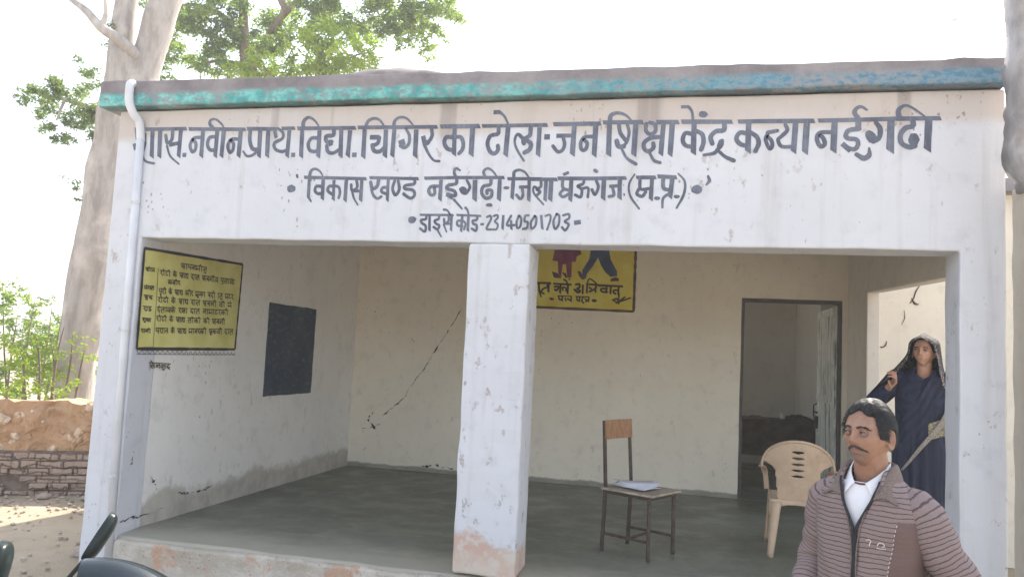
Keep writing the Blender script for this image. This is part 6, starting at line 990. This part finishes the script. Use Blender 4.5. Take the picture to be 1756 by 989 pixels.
def skin_mat(name, base, T, stubble=0, lips=(.30,.13,.11)):
    t = NT(name); p = t.pos(True); n = t.noise(p, 45, 5); b = t.noise(p, 9, 3)
    c = t.mix(t.map(n,.3,.7), tuple(x*.9 for x in base), tuple(min(1,x*1.1) for x in base))
    c = t.mix(t.math('MULTIPLY', t.map(b,.42,.66), .5), c, (base[0]*.92, base[1]*.74, base[2]*.70))
    inv = t.node('ShaderNodeMapping'); t.l.new(p, inv.inputs[0]); inv.vector_type = 'TEXTURE'   # into head space
    inv.inputs['Location'].default_value = T.to_translation(); inv.inputs['Rotation'].default_value = T.to_euler(); inv.inputs['Scale'].default_value = T.to_scale()
    def blob(cx, cy, cz, sx, sy, sz):
        v = t.vec(inv.outputs[0], loc=(-cx/sx,-cy/sy,-cz/sz), scale=(1/sx,1/sy,1/sz))
        ln = t.node('ShaderNodeVectorMath', operation='LENGTH'); t.l.new(v, ln.inputs[0]); return ln.outputs['Value']
    if stubble:
        f = t.map(blob(0,-.085,-.085,.06,.06,.045), 1.15, .6); g = t.noise(p, 500, 2)
        c = t.mix(t.math('MULTIPLY', f, t.map(g,.3,.7,stubble*.5,stubble)), c, (.14,.11,.10))
    c = t.mix(t.math('MULTIPLY', t.map(blob(0,-.1,-.0635,.021,.03,.0105), 1.1, .7), .75), c, lips)
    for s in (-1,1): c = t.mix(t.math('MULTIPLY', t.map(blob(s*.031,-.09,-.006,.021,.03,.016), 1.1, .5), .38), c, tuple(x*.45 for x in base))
    t.b.inputs['Subsurface Weight'].default_value = .08; t.b.inputs['Subsurface Radius'].default_value = (.012,.005,.003)
    t.bump(t.math('ADD', n, t.noise(p, 220, 3)), .2, .002); return t.fin(c, t.map(b, .3, .7, .42, .6))
M_hair = NT('black_hair'); _p = M_hair.pos(True); _s = M_hair.noise(M_hair.vec(_p, scale=(1,.22,.5)), 150, 4)
M_hair.bump(_s, .6, .004); M_hair = M_hair.fin(M_hair.mix(M_hair.map(_s,.35,.7), (.007,.007,.008), (.028,.027,.028)), .6)
M_eye = simple('eye_white', (.20,.165,.15), .25, .05, 5); M_iris = simple('dark_iris', (.02,.012,.008), .15)
def face_parts(root, T, fem=0, gaze=(0,0), browcol=None):
    for s in (-1,1):
        c = Vector((s*.0305,-.0775,.000))
        e = MB().ell(T @ c, .0115, 18, 12).build('eye', M_eye, root, smooth=True)
        g = c+Vector((gaze[0],-1,gaze[1])).normalized()*.0070
        MB().ell(T @ g, (.0060,.0060,.0060), 14, 10).build('iris', M_iris, e, smooth=True)
        # lids
        for up_ in (1,-1):
            def lid(u, v, s=s, up_=up_):
                a = (u-.5)*2.5; el = up_*((.26 if up_ > 0 else .36)+v*1.25)
                return T @ (c+Vector((math.sin(a)*math.cos(el)*.0130*1.12, -math.cos(a)*math.cos(el)*.0127, math.sin(el)*.0127*(1-.25*abs(u-.5)))))
            MB().grid(lid, 14, 6).build('eyelid', bpy.data.materials[root['skin']], root, smooth=True, mods=[('SOLIDIFY', dict(thickness=.0015))])
        lash = [T @ (c+Vector((math.sin(a)*.0150, -math.cos(a)*.0140+.0006, +.0036-.0026*(abs(a)/1.2)**2))) for a in [(-1.15+2.3*k/8) for k in range(9)]]
        MB().tube(lash, [.0004,.0011,.0012,.0011,.0004], 6).build('eyelash', M_hair, root, smooth=True)
        bp = []
        for k in range(9):
            x = .010+.038*k/8; zz = .0155+.0040*math.sin(math.pi*min(1,k/7))-(.005*(k-6)/2 if k > 6 else 0)
            bp.append(T @ (face_at(s*x, zz, fem)+Vector((0,-.0008,0))))
        bx = [(s*(.010+.038*k/8), .0155+.0040*math.sin(math.pi*min(1,k/7))-(.005*(k-6)/2 if k > 6 else 0)) for k in range(9)]
        eb = MB().tube(bp, [.0010,.0020,.0024,.0018,.0006] if not fem else [.0012,.0022,.0024,.0018,.0006], 8)
        face_hair(eb, T, bx, [.0034,.0036,.0036,.0034,.0032,.003,.0026,.002,.001], 150 if not fem else 60, .007, lambda x, z, s=s: (s*.9,.25), seed=5, fem=fem)
        eb.build('eyebrow', M_hair, root, smooth=False)
def hair_shell(mb, T, mask, thick=.016, fem=0, nu=110, nv=80):
    def fn(u, v):
        a, b = 2*math.pi*u, (v-.5)*math.pi*.995
        p = head_pt(a, b, fem); m = mask(a if a < math.pi else a-2*math.pi, p)
        d = (p-Vector((0,.01,-.01))).normalized()
        rg = .0022*noise.noise(Vector((p.x*120, p.y*40, p.z*90)))+.004*noise.noise(p*32)
        return T @ (p+d*(-.007+(.007+thick+rg)*m))
    o = len(mb.v); mb.grid(fn, nu, nv, wrap=True)
    mb.f.append([o+k for k in range(nu-1,-1,-1)]); mb.mi.append(0); mb.f.append([o+nv*nu+k for k in range(nu)]); mb.mi.append(0)
def strands(mb, T, mask, n, L=.03, thick=.012, fem=0, seed=1, w=.0011):
    rr = random.Random(seed); k = 0
    while k < n:
        a = rr.uniform(-math.pi, math.pi); b = math.asin(rr.uniform(-.55, 1)); p = head_pt(a, b, fem)
        if mask(a, p) < .45: continue
        k += 1; nn = (p-Vector((0,.01,-.01))).normalized()
        flow = Vector((.55*math.copysign(1, p.x+.022)*min(1,abs(p.x+.022)*30), .75, -.35-.6*max(0,-p.z*8)))     # combed back and to the sides from a parting
        if abs(a) > 1.1: flow = Vector((0,.9,-.45))
        flow = (flow-nn*flow.dot(nn)).normalized(); sd_ = nn.cross(flow); l = L*rr.uniform(.5,1.2)
        q = [p+nn*(thick*.55)+flow*(-.25*l), p+nn*(thick+.0016*rr.random())+flow*(.3*l), p+nn*(thick+rr.uniform(-.001,.0035))+flow*(.85*l)-nn*(l*l*3)]
        ww = w*rr.uniform(.6,1.4)
        mb.add([T @ (q[0]-sd_*ww), T @ (q[0]+sd_*ww), T @ (q[1]+sd_*ww+nn*.0006), T @ (q[1]-sd_*ww), T @ (q[2]+sd_*ww*.15)], [(0,1,2,3),(3,2,4)])
def face_hair(mb, T, pts, wid, n, L, flow, seed=2, w=.0006, fem=0):
    rr = random.Random(seed)
    for k in range(n):
        t_ = rr.random()*(len(pts)-1); i = min(int(t_), len(pts)-2); q = t_-i; ww_ = wid[i]+(wid[i+1]-wid[i])*q
        x = pts[i][0]+(pts[i+1][0]-pts[i][0])*q+rr.gauss(0,.0008); z = pts[i][1]+(pts[i+1][1]-pts[i][1])*q+rr.uniform(-1,1)*ww_
        a = face_at(x, z, fem); l = L*rr.uniform(.6,1.2); fx, fz = flow(x, z); b = face_at(x+fx*l, z+fz*l, fem)
        o1 = Vector((0,-.0008-.0012*rr.random(),0)); s_ = Vector((fz,0,-fx)).normalized()*w
        mb.add([T @ (a+o1*.4-s_), T @ (a+o1*.4+s_), T @ (b+o1+s_*.3), T @ (b+o1-s_*.3)], [(0,1,2,3)])
def interp(tab, z):
    if z <= tab[0][0]: return tab[0][1:]
    for A, B in zip(tab, tab[1:]):
        if z <= B[0]:
            t = (z-A[0])/(B[0]-A[0]); return tuple(a+(b-a)*t for a, b in zip(A[1:], B[1:]))
    return tab[-1][1:]

# ---------------- the man in front
mp_ = at(1497,745,2.72)
man = thing('person', 'man with a moustache in a brown striped zip jacket and white shirt, in front', 'person', (mp_.x,mp_.y,G0), -.64)
Tm = Matrix.Translation((.006,-.048,1.470)) @ Matrix.Rotation(-.13, 4, 'Z') @ Matrix.Rotation(-.10, 4, 'X') @ Matrix.Diagonal((.94,.92,.97,1))
M_skin = skin_mat('brown_skin', (.315,.182,.126), Tm, stubble=.7); man['skin'] = M_skin.name
b = MB(); head_mb(b, Tm)
b.cap(Tm @ Vector((0,.020,-.065)), (0,.0,1.30), .053, .060, 24)
b.cap((0,-.022,1.372), (0,-.02,1.31), .034, .036, 16)
b.cap((-.08,0,1.235),(.08,0,1.235),.050,.050); b.cap((0,.01,1.20),(0,.01,.92),.088,.088,24); b.cap((-.06,0,.88),(.06,0,.88),.12,.12)
AR = {-1: [(-.148,.005,1.235),(-.218,.035,1.0),(-.215,-.10,.80)], 1: [(.148,.005,1.235),(.262,.035,1.0),(.215,-.135,.835)]}
for s in (-1,1):
    sh_, el, wr = [Vector(q) for q in AR[s]]
    b.cap(sh_+Vector((0,0,-.03)), el, .042, .036); b.cap(el, wr, .037, .026)
    d = (wr-el).normalized(); rot = Vector((0,0,-1)).rotation_difference((d+Vector((0,0,-.6))).normalized()).to_matrix().to_4x4()
    hand_mb(b, Matrix.Translation(wr) @ rot @ Matrix.Rotation(s*1.2,4,'Z'), .35, s=-s)
    b.cap((s*.085,0,.86),(s*.10,.0,.46),.080,.055); b.cap((s*.10,0,.46),(s*.105,.02,.09),.052,.036); b.cap((s*.105,.03,.05),(s*.12,-.13,.035),.042,.035)
b.build('body', M_skin, man, smooth=True, mods=[('REMESH', dict(mode='VOXEL', voxel_size=.0034, use_smooth_shade=True)), ('SMOOTH', dict(factor=.35, iterations=2))])
face_parts(man, Tm, gaze=(-.35,.12))
def mhair(a, p):
    z0 = .060-.0*abs(a) if abs(a) < .75 else (.060-.085*sm((abs(a)-.75)/.45) if abs(a) < 1.55 else -.052)
    z0 += .010*math.cos(a*5) if abs(a) < .8 else 0
    if 1.12 < abs(a) < 2.0: z0 = max(z0, .016 if abs(a) > 1.36 else -.022)
    return sm((p.z-z0)/.016)
mb = MB(); hair_shell(mb, Tm, mhair, .0085)
mb.v = [v+(Tm.to_3x3() @ Vector((0,0,1)))*(.006*sm(((Tm.inverted() @ v).z-.05)/.05)) for v in mb.v]
strands(mb, Tm, mhair, 4200)
mb.build('hair', M_hair, man, smooth=True)
ms = MB()
for s in (-1,1):
    xs_ = (.0005,.008,.016,.023,.029,.036)
    mz = lambda x: -.0470-.0125*(x/.036)**1.4
    ms.tube([Tm @ (face_at(s*x, mz(x))+Vector((0,-.0004,0))) for x in xs_], [.0012,.0018,.0018,.0015,.001,.0005], 8, smooth=2)
    face_hair(ms, Tm, [(s*x, mz(x)) for x in xs_], [.0026,.0042,.0040,.0034,.0026,.0014], 330, .0065, lambda x, z, s=s: (s*.55,-.85), seed=7+s, w=.0005)
ms.build('moustache', simple('grey_brown_moustache', (.050,.042,.038), .7, .6, 220), man, smooth=False)

def knit(name, uv=False):
    t = NT(name); p = t.pos(True); 
    if uv: x_ = t.xyz(t.node('ShaderNodeTexCoord').outputs['UV']); z = x_['Y']
    else: z = t.xyz(p)['Z']
    w = t.math('ADD', z, t.math('MULTIPLY', t.math('SUBTRACT', t.noise(p, 26, 2), .5), .009))
    w = t.math('ADD', w, t.math('MULTIPLY', t.math('SUBTRACT', t.noise(p, 5, 2), .5), .016))
    s = t.math('SINE', t.math('MULTIPLY', w, 2*math.pi/.0155)); f = t.noise(t.vec(p, scale=(1,1,3)), 300, 3)
    c = t.mix(t.map(f,.3,.7), (.195,.147,.143), (.28,.22,.215))
    c = t.mix(t.math('MULTIPLY', t.map(s,.60,.95), .85), c, (.060,.040,.040))
    return t, p, c, s, f
t, p, c, s_, f = knit('striped_knit'); x = t.xyz(p)
# plain brown panel at the side of the chest
ed = t.math('ADD', x['X'], t.math('MULTIPLY', x['Z'], -.16)); pan = t.math('MULTIPLY', t.map(ed, -.066, -.062), t.map(x['Z'], 1.205, 1.195)); pan = t.math('MULTIPLY', pan, t.map(x['Y'], .02, .0))
c = t.mix(t.math('MULTIPLY', pan, 1), c, t.mix(t.map(f,.3,.7), (.125,.085,.078), (.165,.115,.105)))
t.bump(t.math('ADD', t.math('MULTIPLY', s_, -.35), f), .25, .003); M_knit = t.fin(c, .9)
t, p, c, s_, f = knit('striped_knit_sleeve', True); t.bump(t.math('ADD', t.math('MULTIPLY', s_, -.35), f), .25, .003); M_knits = t.fin(c, .9)
M_rib = NT('rib_collar'); _p = M_rib.pos(True); _f = M_rib.noise(M_rib.vec(_p, scale=(3,3,.6)), 120, 3); M_rib.bump(_f,.4,.004)
M_rib = M_rib.fin(M_rib.mix(M_rib.map(_f,.35,.65), (.135,.105,.092), (.21,.168,.148)), .9)
M_zip = simple('dark_zip_tape', (.016,.016,.026), .6, .3, 60); M_shirt = simple('white_cotton', (.74,.75,.80), .8, .05, 14, bump=.15); M_thread = simple('pale_thread', (.62,.58,.56), .7)
JT = [(.80,.168,.122,.0),(.95,.172,.127,0),(1.08,.179,.128,-.002),(1.17,.183,.124,-.004),(1.225,.179,.116,-.005),(1.262,.164,.104,-.008),(1.292,.134,.094,-.012),(1.318,.104,.086,-.018),(1.338,.083,.080,-.022),(1.356,.074,.075,-.026)]
def jpt(al, z, grow=0):
    a, bb, yc = interp(JT, z); a += grow; bb += grow
    e = .82; sn, cs = math.sin(al), math.cos(al)
    p = Vector((math.copysign(abs(sn)**e, sn)*a, yc-math.copysign(abs(cs)**e, cs)*bb, z))
    k = 1-sm((z-1.24)/.06)
    p += Vector((p.x,p.y*1.2,0)).normalized()*k*(.006*noise.noise(Vector((p.x*9,p.y*9,z*14)))+.005*math.sin(z*38+p.x*16+4*noise.noise(p*6))*sm((1.2-z)/.2))
    return p
OPEN = [(.80,.0),(1.155,.004),(1.17,.008),(1.25,.046),(1.30,.062),(1.356,.071)]
def a_open(z):
    h = interp(OPEN, z)[0]; a = interp(JT, z)[0]; return math.asin(min(.98, max(.006, (h/a)))**(1/.82))
zj = [.80+.556*k/60 for k in range(61)]
def jfn(u, v):
    z = .80+.556*v; a0 = a_open(z); return jpt(a0+(2*math.pi-2*a0)*u, z)
jk = MB().grid(jfn, 90, 60).build('jacket', M_knit, man, smooth=True, mods=[('SOLIDIFY', dict(thickness=.008, offset=-1))])
for s in (-1,1):
    sh_, el, wr = [Vector(q) for q in AR[s]]
    path = catmull([sh_+Vector((-s*.045,0,.012)), sh_+Vector((s*.008,0,-.012)), sh_.lerp(el,.5)+Vector((s*.004,.004,0)), el+Vector((s*.004,.008,0)), el.lerp(wr,.5), wr], 9)
    sl = MB().tube(path, [.058,.072,.067,.064,.058,.046], 28)
    c0 = sh_
    nv_ = []
    for v in sl.v:
        d = min(range(len(path)), key=lambda i: (path[i]-v).length); ax = v-path[d]; k = abs(d-27)/27
        f = .0035*math.sin(d*1.05+3*noise.noise(v*9)+ax.x*30)*(1-.6*min(1,k))+.006*noise.noise(v*8)
        nv_.append(v+ax.normalized()*f)
    sl.v = nv_; sl.build('sleeve', M_knits, jk, smooth=True)
    # edge tape of the zip
    tp = []
    for k in range(31):
        z = .80+.52*k/30; a0 = a_open(z); tp.append(jpt(s*a0, z, .003))
    MB().tube(tp, [.0040,.0040,.0045,.0050,.0045], 8).build('zip', M_zip, jk, smooth=True)
    MB().tube([jpt(s*(a_open(z)+.02), z, .004) for z in (.80,.9,1.0,1.1,1.2,1.28,1.32)], .0028, 6, smooth=3).build('seam', M_rib, jk, smooth=True)
# collar lying open
def collar(u, v):
    al = (.30+u*(2*math.pi-.60)); fr_ = 1-min(1, min(u,1-u)/.24); fr_ = sm(fr_)
    n0 = Vector((math.sin(al)*.068, -.024-math.cos(al)*.072+.004, 1.362-.085*fr_))
    o0 = Vector((math.sin(al)*(.112+.022*fr_), -.016-math.cos(al)*(.108-.010*fr_), 1.338-.040*sm(v)-.070*fr_))
    if fr_ > 0:
        z = 1.356-.095*fr_; n0 = n0.lerp(jpt((a_open(z)+.02)*(1 if u < .5 else -1), z, .008), fr_)
        z2 = 1.318-.062*fr_; o0 = o0.lerp(jpt((a_open(z2)+.62-.10*fr_)*(1 if u < .5 else -1), z2, .014), fr_)
    m = n0.lerp(o0, v); m.z += .024*math.sin(math.pi*min(1,v*1.15))*(1-.55*fr_); return m
MB().grid(collar, 60, 10).build('collar', M_rib, jk, smooth=True, mods=[('SOLIDIFY', dict(thickness=.006))])
# embroidery and stitches on his left chest
em = MB()
def jsurf(x, z, g=.005):
    lo, hi = 0, 1.3
    for _ in range(24):
        m_ = (lo+hi)/2
        if jpt(m_, z).x < x: lo = m_
        else: hi = m_
    return jpt(lo, z, g)
for pts in ([(.040,1.128),(.047,1.133),(.054,1.128),(.050,1.120),(.049,1.112)],[(.072,1.118),(.078,1.127),(.088,1.127),(.092,1.119),(.084,1.114)],[(.070,1.110),(.082,1.108),(.096,1.111)]):
    em.tube([jsurf(x,z) for x,z in pts], .0016, 6, smooth=3)
em.build('embroidery', M_thread, jk)
stt = MB()
for k in range(26):
    z = 1.19-.0148*k; x0 = .16*z-.064
    stt.tube([jsurf(x0,z,.003), jsurf(x0-.001,z-.006,.003)], .0013, 5)
stt.build('stitching', M_thread, jk)
# shirt
def sfn(u, v): z = .82+.49*v; return jpt(2*math.pi*u, z, -.016)
shirt = MB().grid(sfn, 60, 40, wrap=True).build('shirt', M_shirt, man, smooth=True)
for s in (-1,1):
    def cf(u, v, s=s):
        A = Vector((s*.062,.0,1.378)); B = Vector((s*.018,-.096,1.308)); C_ = Vector((s*.047,-.108,1.268)); D_ = Vector((s*.074,-.02,1.335))
        p = A.lerp(B,u).lerp(D_.lerp(C_,u), v); p += Vector((s*.010*math.sin(math.pi*u)*(1-.3*v), -.006*math.sin(math.pi*u), .004*math.sin(math.pi*v))); return p
    MB().grid(cf, 12, 6).build('shirt_collar', M_shirt, shirt, smooth=True, mods=[('SOLIDIFY', dict(thickness=.003))])
MB().tube([Vector((.050*math.sin(a),-.030-.062*math.cos(a),1.318-.014*math.cos(a))) for a in [(-1.1+2.2*k/12) for k in range(13)]], .0035, 8).build('neck_band', simple('maroon_band', (.12,.04,.05), .8), shirt, smooth=True)
tr = MB(); 
tr.grid(lambda u,v: Vector((.165*math.sin(2*math.pi*u), -.115*math.cos(2*math.pi*u), .72+.2*v)), 40, 6, wrap=True)
for s in (-1,1): tr.tube([(s*.085,0,.84),(s*.10,.0,.46),(s*.105,.02,.05)], [.098,.078,.066], 20, smooth=6)
tr.build('trousers', simple('grey_trousers', (.10,.10,.11), .9, .2, 30), man, smooth=True)
for s in (-1,1): MB().ell((s*.112,-.04,.045), (.05,.135,.05), 18, 10).build('shoe', simple('black_shoe', (.02,.018,.016), .4), man, smooth=True)

# ---------------- the woman in the porch
wp = at(1585,603,5.55)
wom = thing('person', 'woman in dark navy sari and patterned head veil, hand raised, standing in the porch', 'person', (wp.x,wp.y,.001), -.30)
HZ = wp.z
Tw = Matrix.Translation((0,-.03,HZ)) @ Matrix.Rotation(-.22, 4, 'Z') @ Matrix.Rotation(-.12, 4, 'X') @ Matrix.Scale(.96, 4)
M_skw = skin_mat('woman_skin', (.46,.265,.19), Tw); wom['skin'] = M_skw.name
b = MB(); head_mb(b, Tw, 1, 110, 80)
b.cap(Tw @ Vector((0,.02,-.06)), (0,.0,HZ-.19), .048, .055, 20)
b.cap((-.08,0,HZ-.205),(.08,0,HZ-.205),.045,.045); b.cap((0,.01,HZ-.25),(0,.01,.95),.095,.095,22)
WA = {-1: [(-.158,.0,HZ-.190),(-.325,-.05,HZ-.385),(-.215,-.150,HZ-.262)], 1: [(.158,.0,HZ-.190),(.225,.03,HZ-.50),(.235,-.04,HZ-.76)]}
for s in (-1,1):
    q = [Vector(x) for x in WA[s]]; b.cap(q[0]+Vector((0,0,-.02)),q[1],.038,.034); b.cap(q[1],q[2],.034,.024)
    d = (q[2]-q[1]).normalized(); rot = Vector((0,0,-1)).rotation_difference(d).to_matrix().to_4x4()
    hand_mb(b, Matrix.Translation(q[2]) @ rot @ Matrix.Rotation(-.2 if s < 0 else 0.4,4,'Z') @ Matrix.Scale(1.04,4), .85 if s < 0 else .5, s=s, spread=.10)
    b.cap((s*.08,0,.86),(s*.09,.0,.46),.085,.055); b.cap((s*.09,0,.46),(s*.09,.02,.09),.05,.034); b.cap((s*.09,.03,.04),(s*.10,-.13,.03),.036,.03)
b.build('body', M_skw, wom, smooth=True, mods=[('REMESH', dict(mode='VOXEL', voxel_size=.0042, use_smooth_shade=True)), ('SMOOTH', dict(factor=.35, iterations=2))])
face_parts(wom, Tw, 1, gaze=(-.25,.15))
mb = MB(); hair_shell(mb, Tw, lambda a,p: sm((p.z-(.072 if abs(a) < .5 else .072-.09*sm((abs(a)-.5)/.7)))/.014), .010, 1, 80, 60)
mb.build('hair', M_hair, wom, smooth=True)
M_navy = simple('navy_wool', (.022,.028,.060), .9, .35, 26, bump=.2)
def m_sari():
    t = NT('navy_sari'); p = t.pos(True); f = t.noise(t.vec(p, scale=(6,6,.6)), 4, 4); n = t.noise(p, 30, 4)
    c = t.mix(t.map(f,.3,.7), (.013,.017,.038), (.030,.036,.070)); t.bump(f,.6,.03); return t.fin(c, .75)
M_sari = m_sari()
def m_pat(name, a, b, sc=60, edge=None):
    t = NT(name); p = t.pos(True); v = t.vor(p, sc); n = t.noise(p, sc*.8, 4)
    c = t.mix(t.map(t.math('ADD', v, t.math('MULTIPLY', n,.4)), .5, .75), b, a)
    if edge:
        x = t.xyz(t.node('ShaderNodeTexCoord').outputs['UV'])['X']; d = t.math('ABSOLUTE', t.math('SUBTRACT', x, .5))
        w = t.map(d, .425, .44); c = t.mix(w, c, t.mix(t.map(t.vor(p,95),.3,.5), edge, (.05,.045,.05)))
    return t.fin(c, .8)
M_veil = m_pat('patterned_veil', (.034,.028,.032), (.13,.115,.11), 85, (.36,.33,.30))
M_bord = m_pat('pale_patterned_border', (.30,.275,.25), (.15,.135,.125), 150)
CT = [(.92,.178,.130,0),(1.05,.180,.132,0),(HZ-.33,.188,.136,0),(HZ-.22,.186,.112,0),(HZ-.175,.165,.094,0),(HZ-.145,.120,.076,0),(HZ-.120,.072,.064,0)]
def cpt(al, z, g=0):
    a, bb, yc = interp(CT, z); e = .85; sn, cs = math.sin(al), math.cos(al)
    return Vector((math.copysign(abs(sn)**e,sn)*(a+g), yc-math.copysign(abs(cs)**e,cs)*(bb+g)-(.022*gs(abs(sn)*a,z,.07,HZ-.37,.05,.06) if cs > 0 else 0), z))
def cfn(u, v):
    z = .92+(HZ-.120-.92)*v; nk = sm((z-(HZ-.200))/.085); return cpt(.62*nk+(2*math.pi-1.24*nk)*u, z, .004*math.sin(u*40+z*9))
card = MB().grid(cfn, 70, 40).build('cardigan', M_navy, wom, smooth=True, mods=[('SOLIDIFY', dict(thickness=.006))])
for s in (-1,1):
    q = [Vector(x) for x in WA[s]]
    path = catmull([q[0]+Vector((-s*.04,0,.01)), q[0]+Vector((s*.012,0,-.012)), q[0].lerp(q[1],.5), q[1]+Vector((s*.004,.01,-.004)), q[1].lerp(q[2],.5), q[1].lerp(q[2],.93)], 8)
    sl = MB().tube(path, [.060,.074,.068,.062,.052,.043], 24); sl.v = [v+noise.noise_vector(v*16)*.009 for v in sl.v]
    sl.build('sleeve', M_navy, card, smooth=True)
for z, x in ((HZ-.318,-.115),(HZ-.385,-.118)):
    MB().ell(cpt(-.95,z,.006)+Vector((.02,0,0)), (.009,.006,.009), 10, 8).build('button', simple('pale_button', (.55,.55,.58), .3), card, smooth=True)
SKT = [(0.02,.21,.19),(.3,.20,.175),(.6,.195,.165),(.85,.200,.158),(1.0,.188,.140),(1.08,.183,.136)]
def skf(u, v):
    z = .02+1.06*v; a, bb = interp(SKT, z); al = 2*math.pi*u; k = (1-v)*.012+.010
    r = 1+k*math.sin(al*13+2*noise.noise(Vector((math.cos(al)*2,math.sin(al)*2,z))))/.19*.9
    return Vector((math.sin(al)*a*r, -math.cos(al)*bb*r, z))
sari = MB().grid(skf, 140, 40, wrap=True).build('sari', M_sari, wom, smooth=True)
def drape(u, v):
    # cloth from her left shoulder across the chest to the right hip, in soft pleats
    A0, A1 = Vector((.055,0,HZ-.150)), Vector((.185,0,HZ-.215)); B0, B1 = Vector((-.185,0,HZ-.52)), Vector((-.10,0,HZ-.76))
    p = A0.lerp(B0,v).lerp(A1.lerp(B1,v), u); p.z -= .05*math.sin(math.pi*v)
    z = max(.93, min(HZ-.125, p.z)); a_, bb, yc = interp(CT, z); x = max(-a_*.985, min(a_*.985, p.x))
    yy = yc-(1-(abs(x)/a_)**(2/.85))**(.425)*bb-.018-.006*math.sin(u*22+3*v)-.004*noise.noise(Vector((u*6,v*9,0)))
    return Vector((p.x, yy, p.z))
MB().grid(drape, 44, 30).build('sari_drape', M_sari, sari, smooth=True, mods=[('SOLIDIFY', dict(thickness=.004))])
# the pale patterned edge that runs slantwise over the front, and the patterned end beside it
def slant(u, v, w0=-.022, w1=.022):
    A = Vector((.175,0,HZ-.345)); B = Vector((-.135,0,HZ-.83)); c = A.lerp(B, v); c += Vector((.045,0,-.03)).normalized()*((w0+(w1-w0)*u)*(1.15-.85*v)+.012*math.sin(v*7)*(1-v*.5)); c.x += .03*math.sin(math.pi*v)
    yy = -math.sqrt(max(.0004, 1-(c.x/.225)**2))*.162-.014; return Vector((c.x, yy, c.z))
MB().grid(slant, 6, 30).build('sari_border', M_bord, sari, smooth=True, mods=[('SOLIDIFY', dict(thickness=.004))])
def endp(u, v):
    a = .030+.185*u; z = HZ-.50+.075*u-.11*v-.015*u*v; return Vector((a, -math.sqrt(max(.0004,1-(a/.235)**2))*.150-.008-.006*math.sin(u*14), z))
MB().grid(endp, 16, 10).build('sari_end', m_pat('brown_pattern', (.20,.18,.12), (.42,.40,.32), 70), sari, smooth=True, mods=[('SOLIDIFY', dict(thickness=.004))])
NETV = [[(0,-.094,.098),(-.066,-.086,.056),(-.088,-.085,-.02),(-.135,-.11,-.115),(-.232,-.155,-.215)],
 [(0,-.05,.122),(-.085,-.045,.065),(-.108,-.02,-.02),(-.19,-.03,-.13),(-.30,-.085,-.29)],
 [(0,.02,.134),(-.082,.055,.075),(-.10,.075,-.02),(-.15,.09,-.15),(-.20,.10,-.33)],
 [(0,.07,.128),(0,.122,.075),(0,.138,-.02),(0,.142,-.15),(0,.150,-.34)],
 [(0,.02,.134),(.082,.055,.075),(.098,.075,-.02),(.125,.085,-.15),(.19,.09,-.33)],
 [(0,-.05,.122),(.085,-.045,.065),(.102,-.02,-.02),(.118,-.01,-.13),(.19,-.02,-.30)],
 [(0,-.094,.098),(.066,-.086,.056),(.086,-.085,-.02),(.098,-.085,-.115),(.115,-.105,-.24)]]
NQ = [catmull(c_, 8) for c_ in NETV]; nrow = len(NQ[0])
rows = [catmull([c_[j] for c_ in NQ], 10) for j in range(nrow)]
vm = MB(); nc = len(rows[0])
vm.grid(lambda u,v: (Vector((0,-.03,HZ))+Matrix.Rotation(-.22*(1-sm(v*1.3)),3,'Z') @ rows[round(v*(nrow-1))][round(u*(nc-1))]+noise.noise_vector(rows[round(v*(nrow-1))][round(u*(nc-1))]*18)*.006, (u,v)), nc-1, nrow-1)
vm.build('veil', M_veil, wom, smooth='raw', mods=[('SOLIDIFY', dict(thickness=.004)), SUB(1)])
for p_ in bpy.data.objects['veil'].data.polygons: p_.use_smooth = True
# ------------------------------------------------------------------ thin haze volume added to lift the blacks and wash the trees like lens flare
hz_t = bpy.data.materials.new('flare_haze'); hz_t.use_nodes = True; hn = hz_t.node_tree; hn.nodes.clear()
ho = hn.nodes.new('ShaderNodeOutputMaterial'); hv = hn.nodes.new('ShaderNodeVolumePrincipled')
hv.inputs['Color'].default_value = (.93,.94,.96,1); hv.inputs['Density'].default_value = .0045; hv.inputs['Anisotropy'].default_value = .2
hn.links.new(hv.outputs[0], ho.inputs['Volume'])
tag(MB().box((-430,-430,-1.5),(430,430,14)).build('haze', hz_t), kind='stuff')
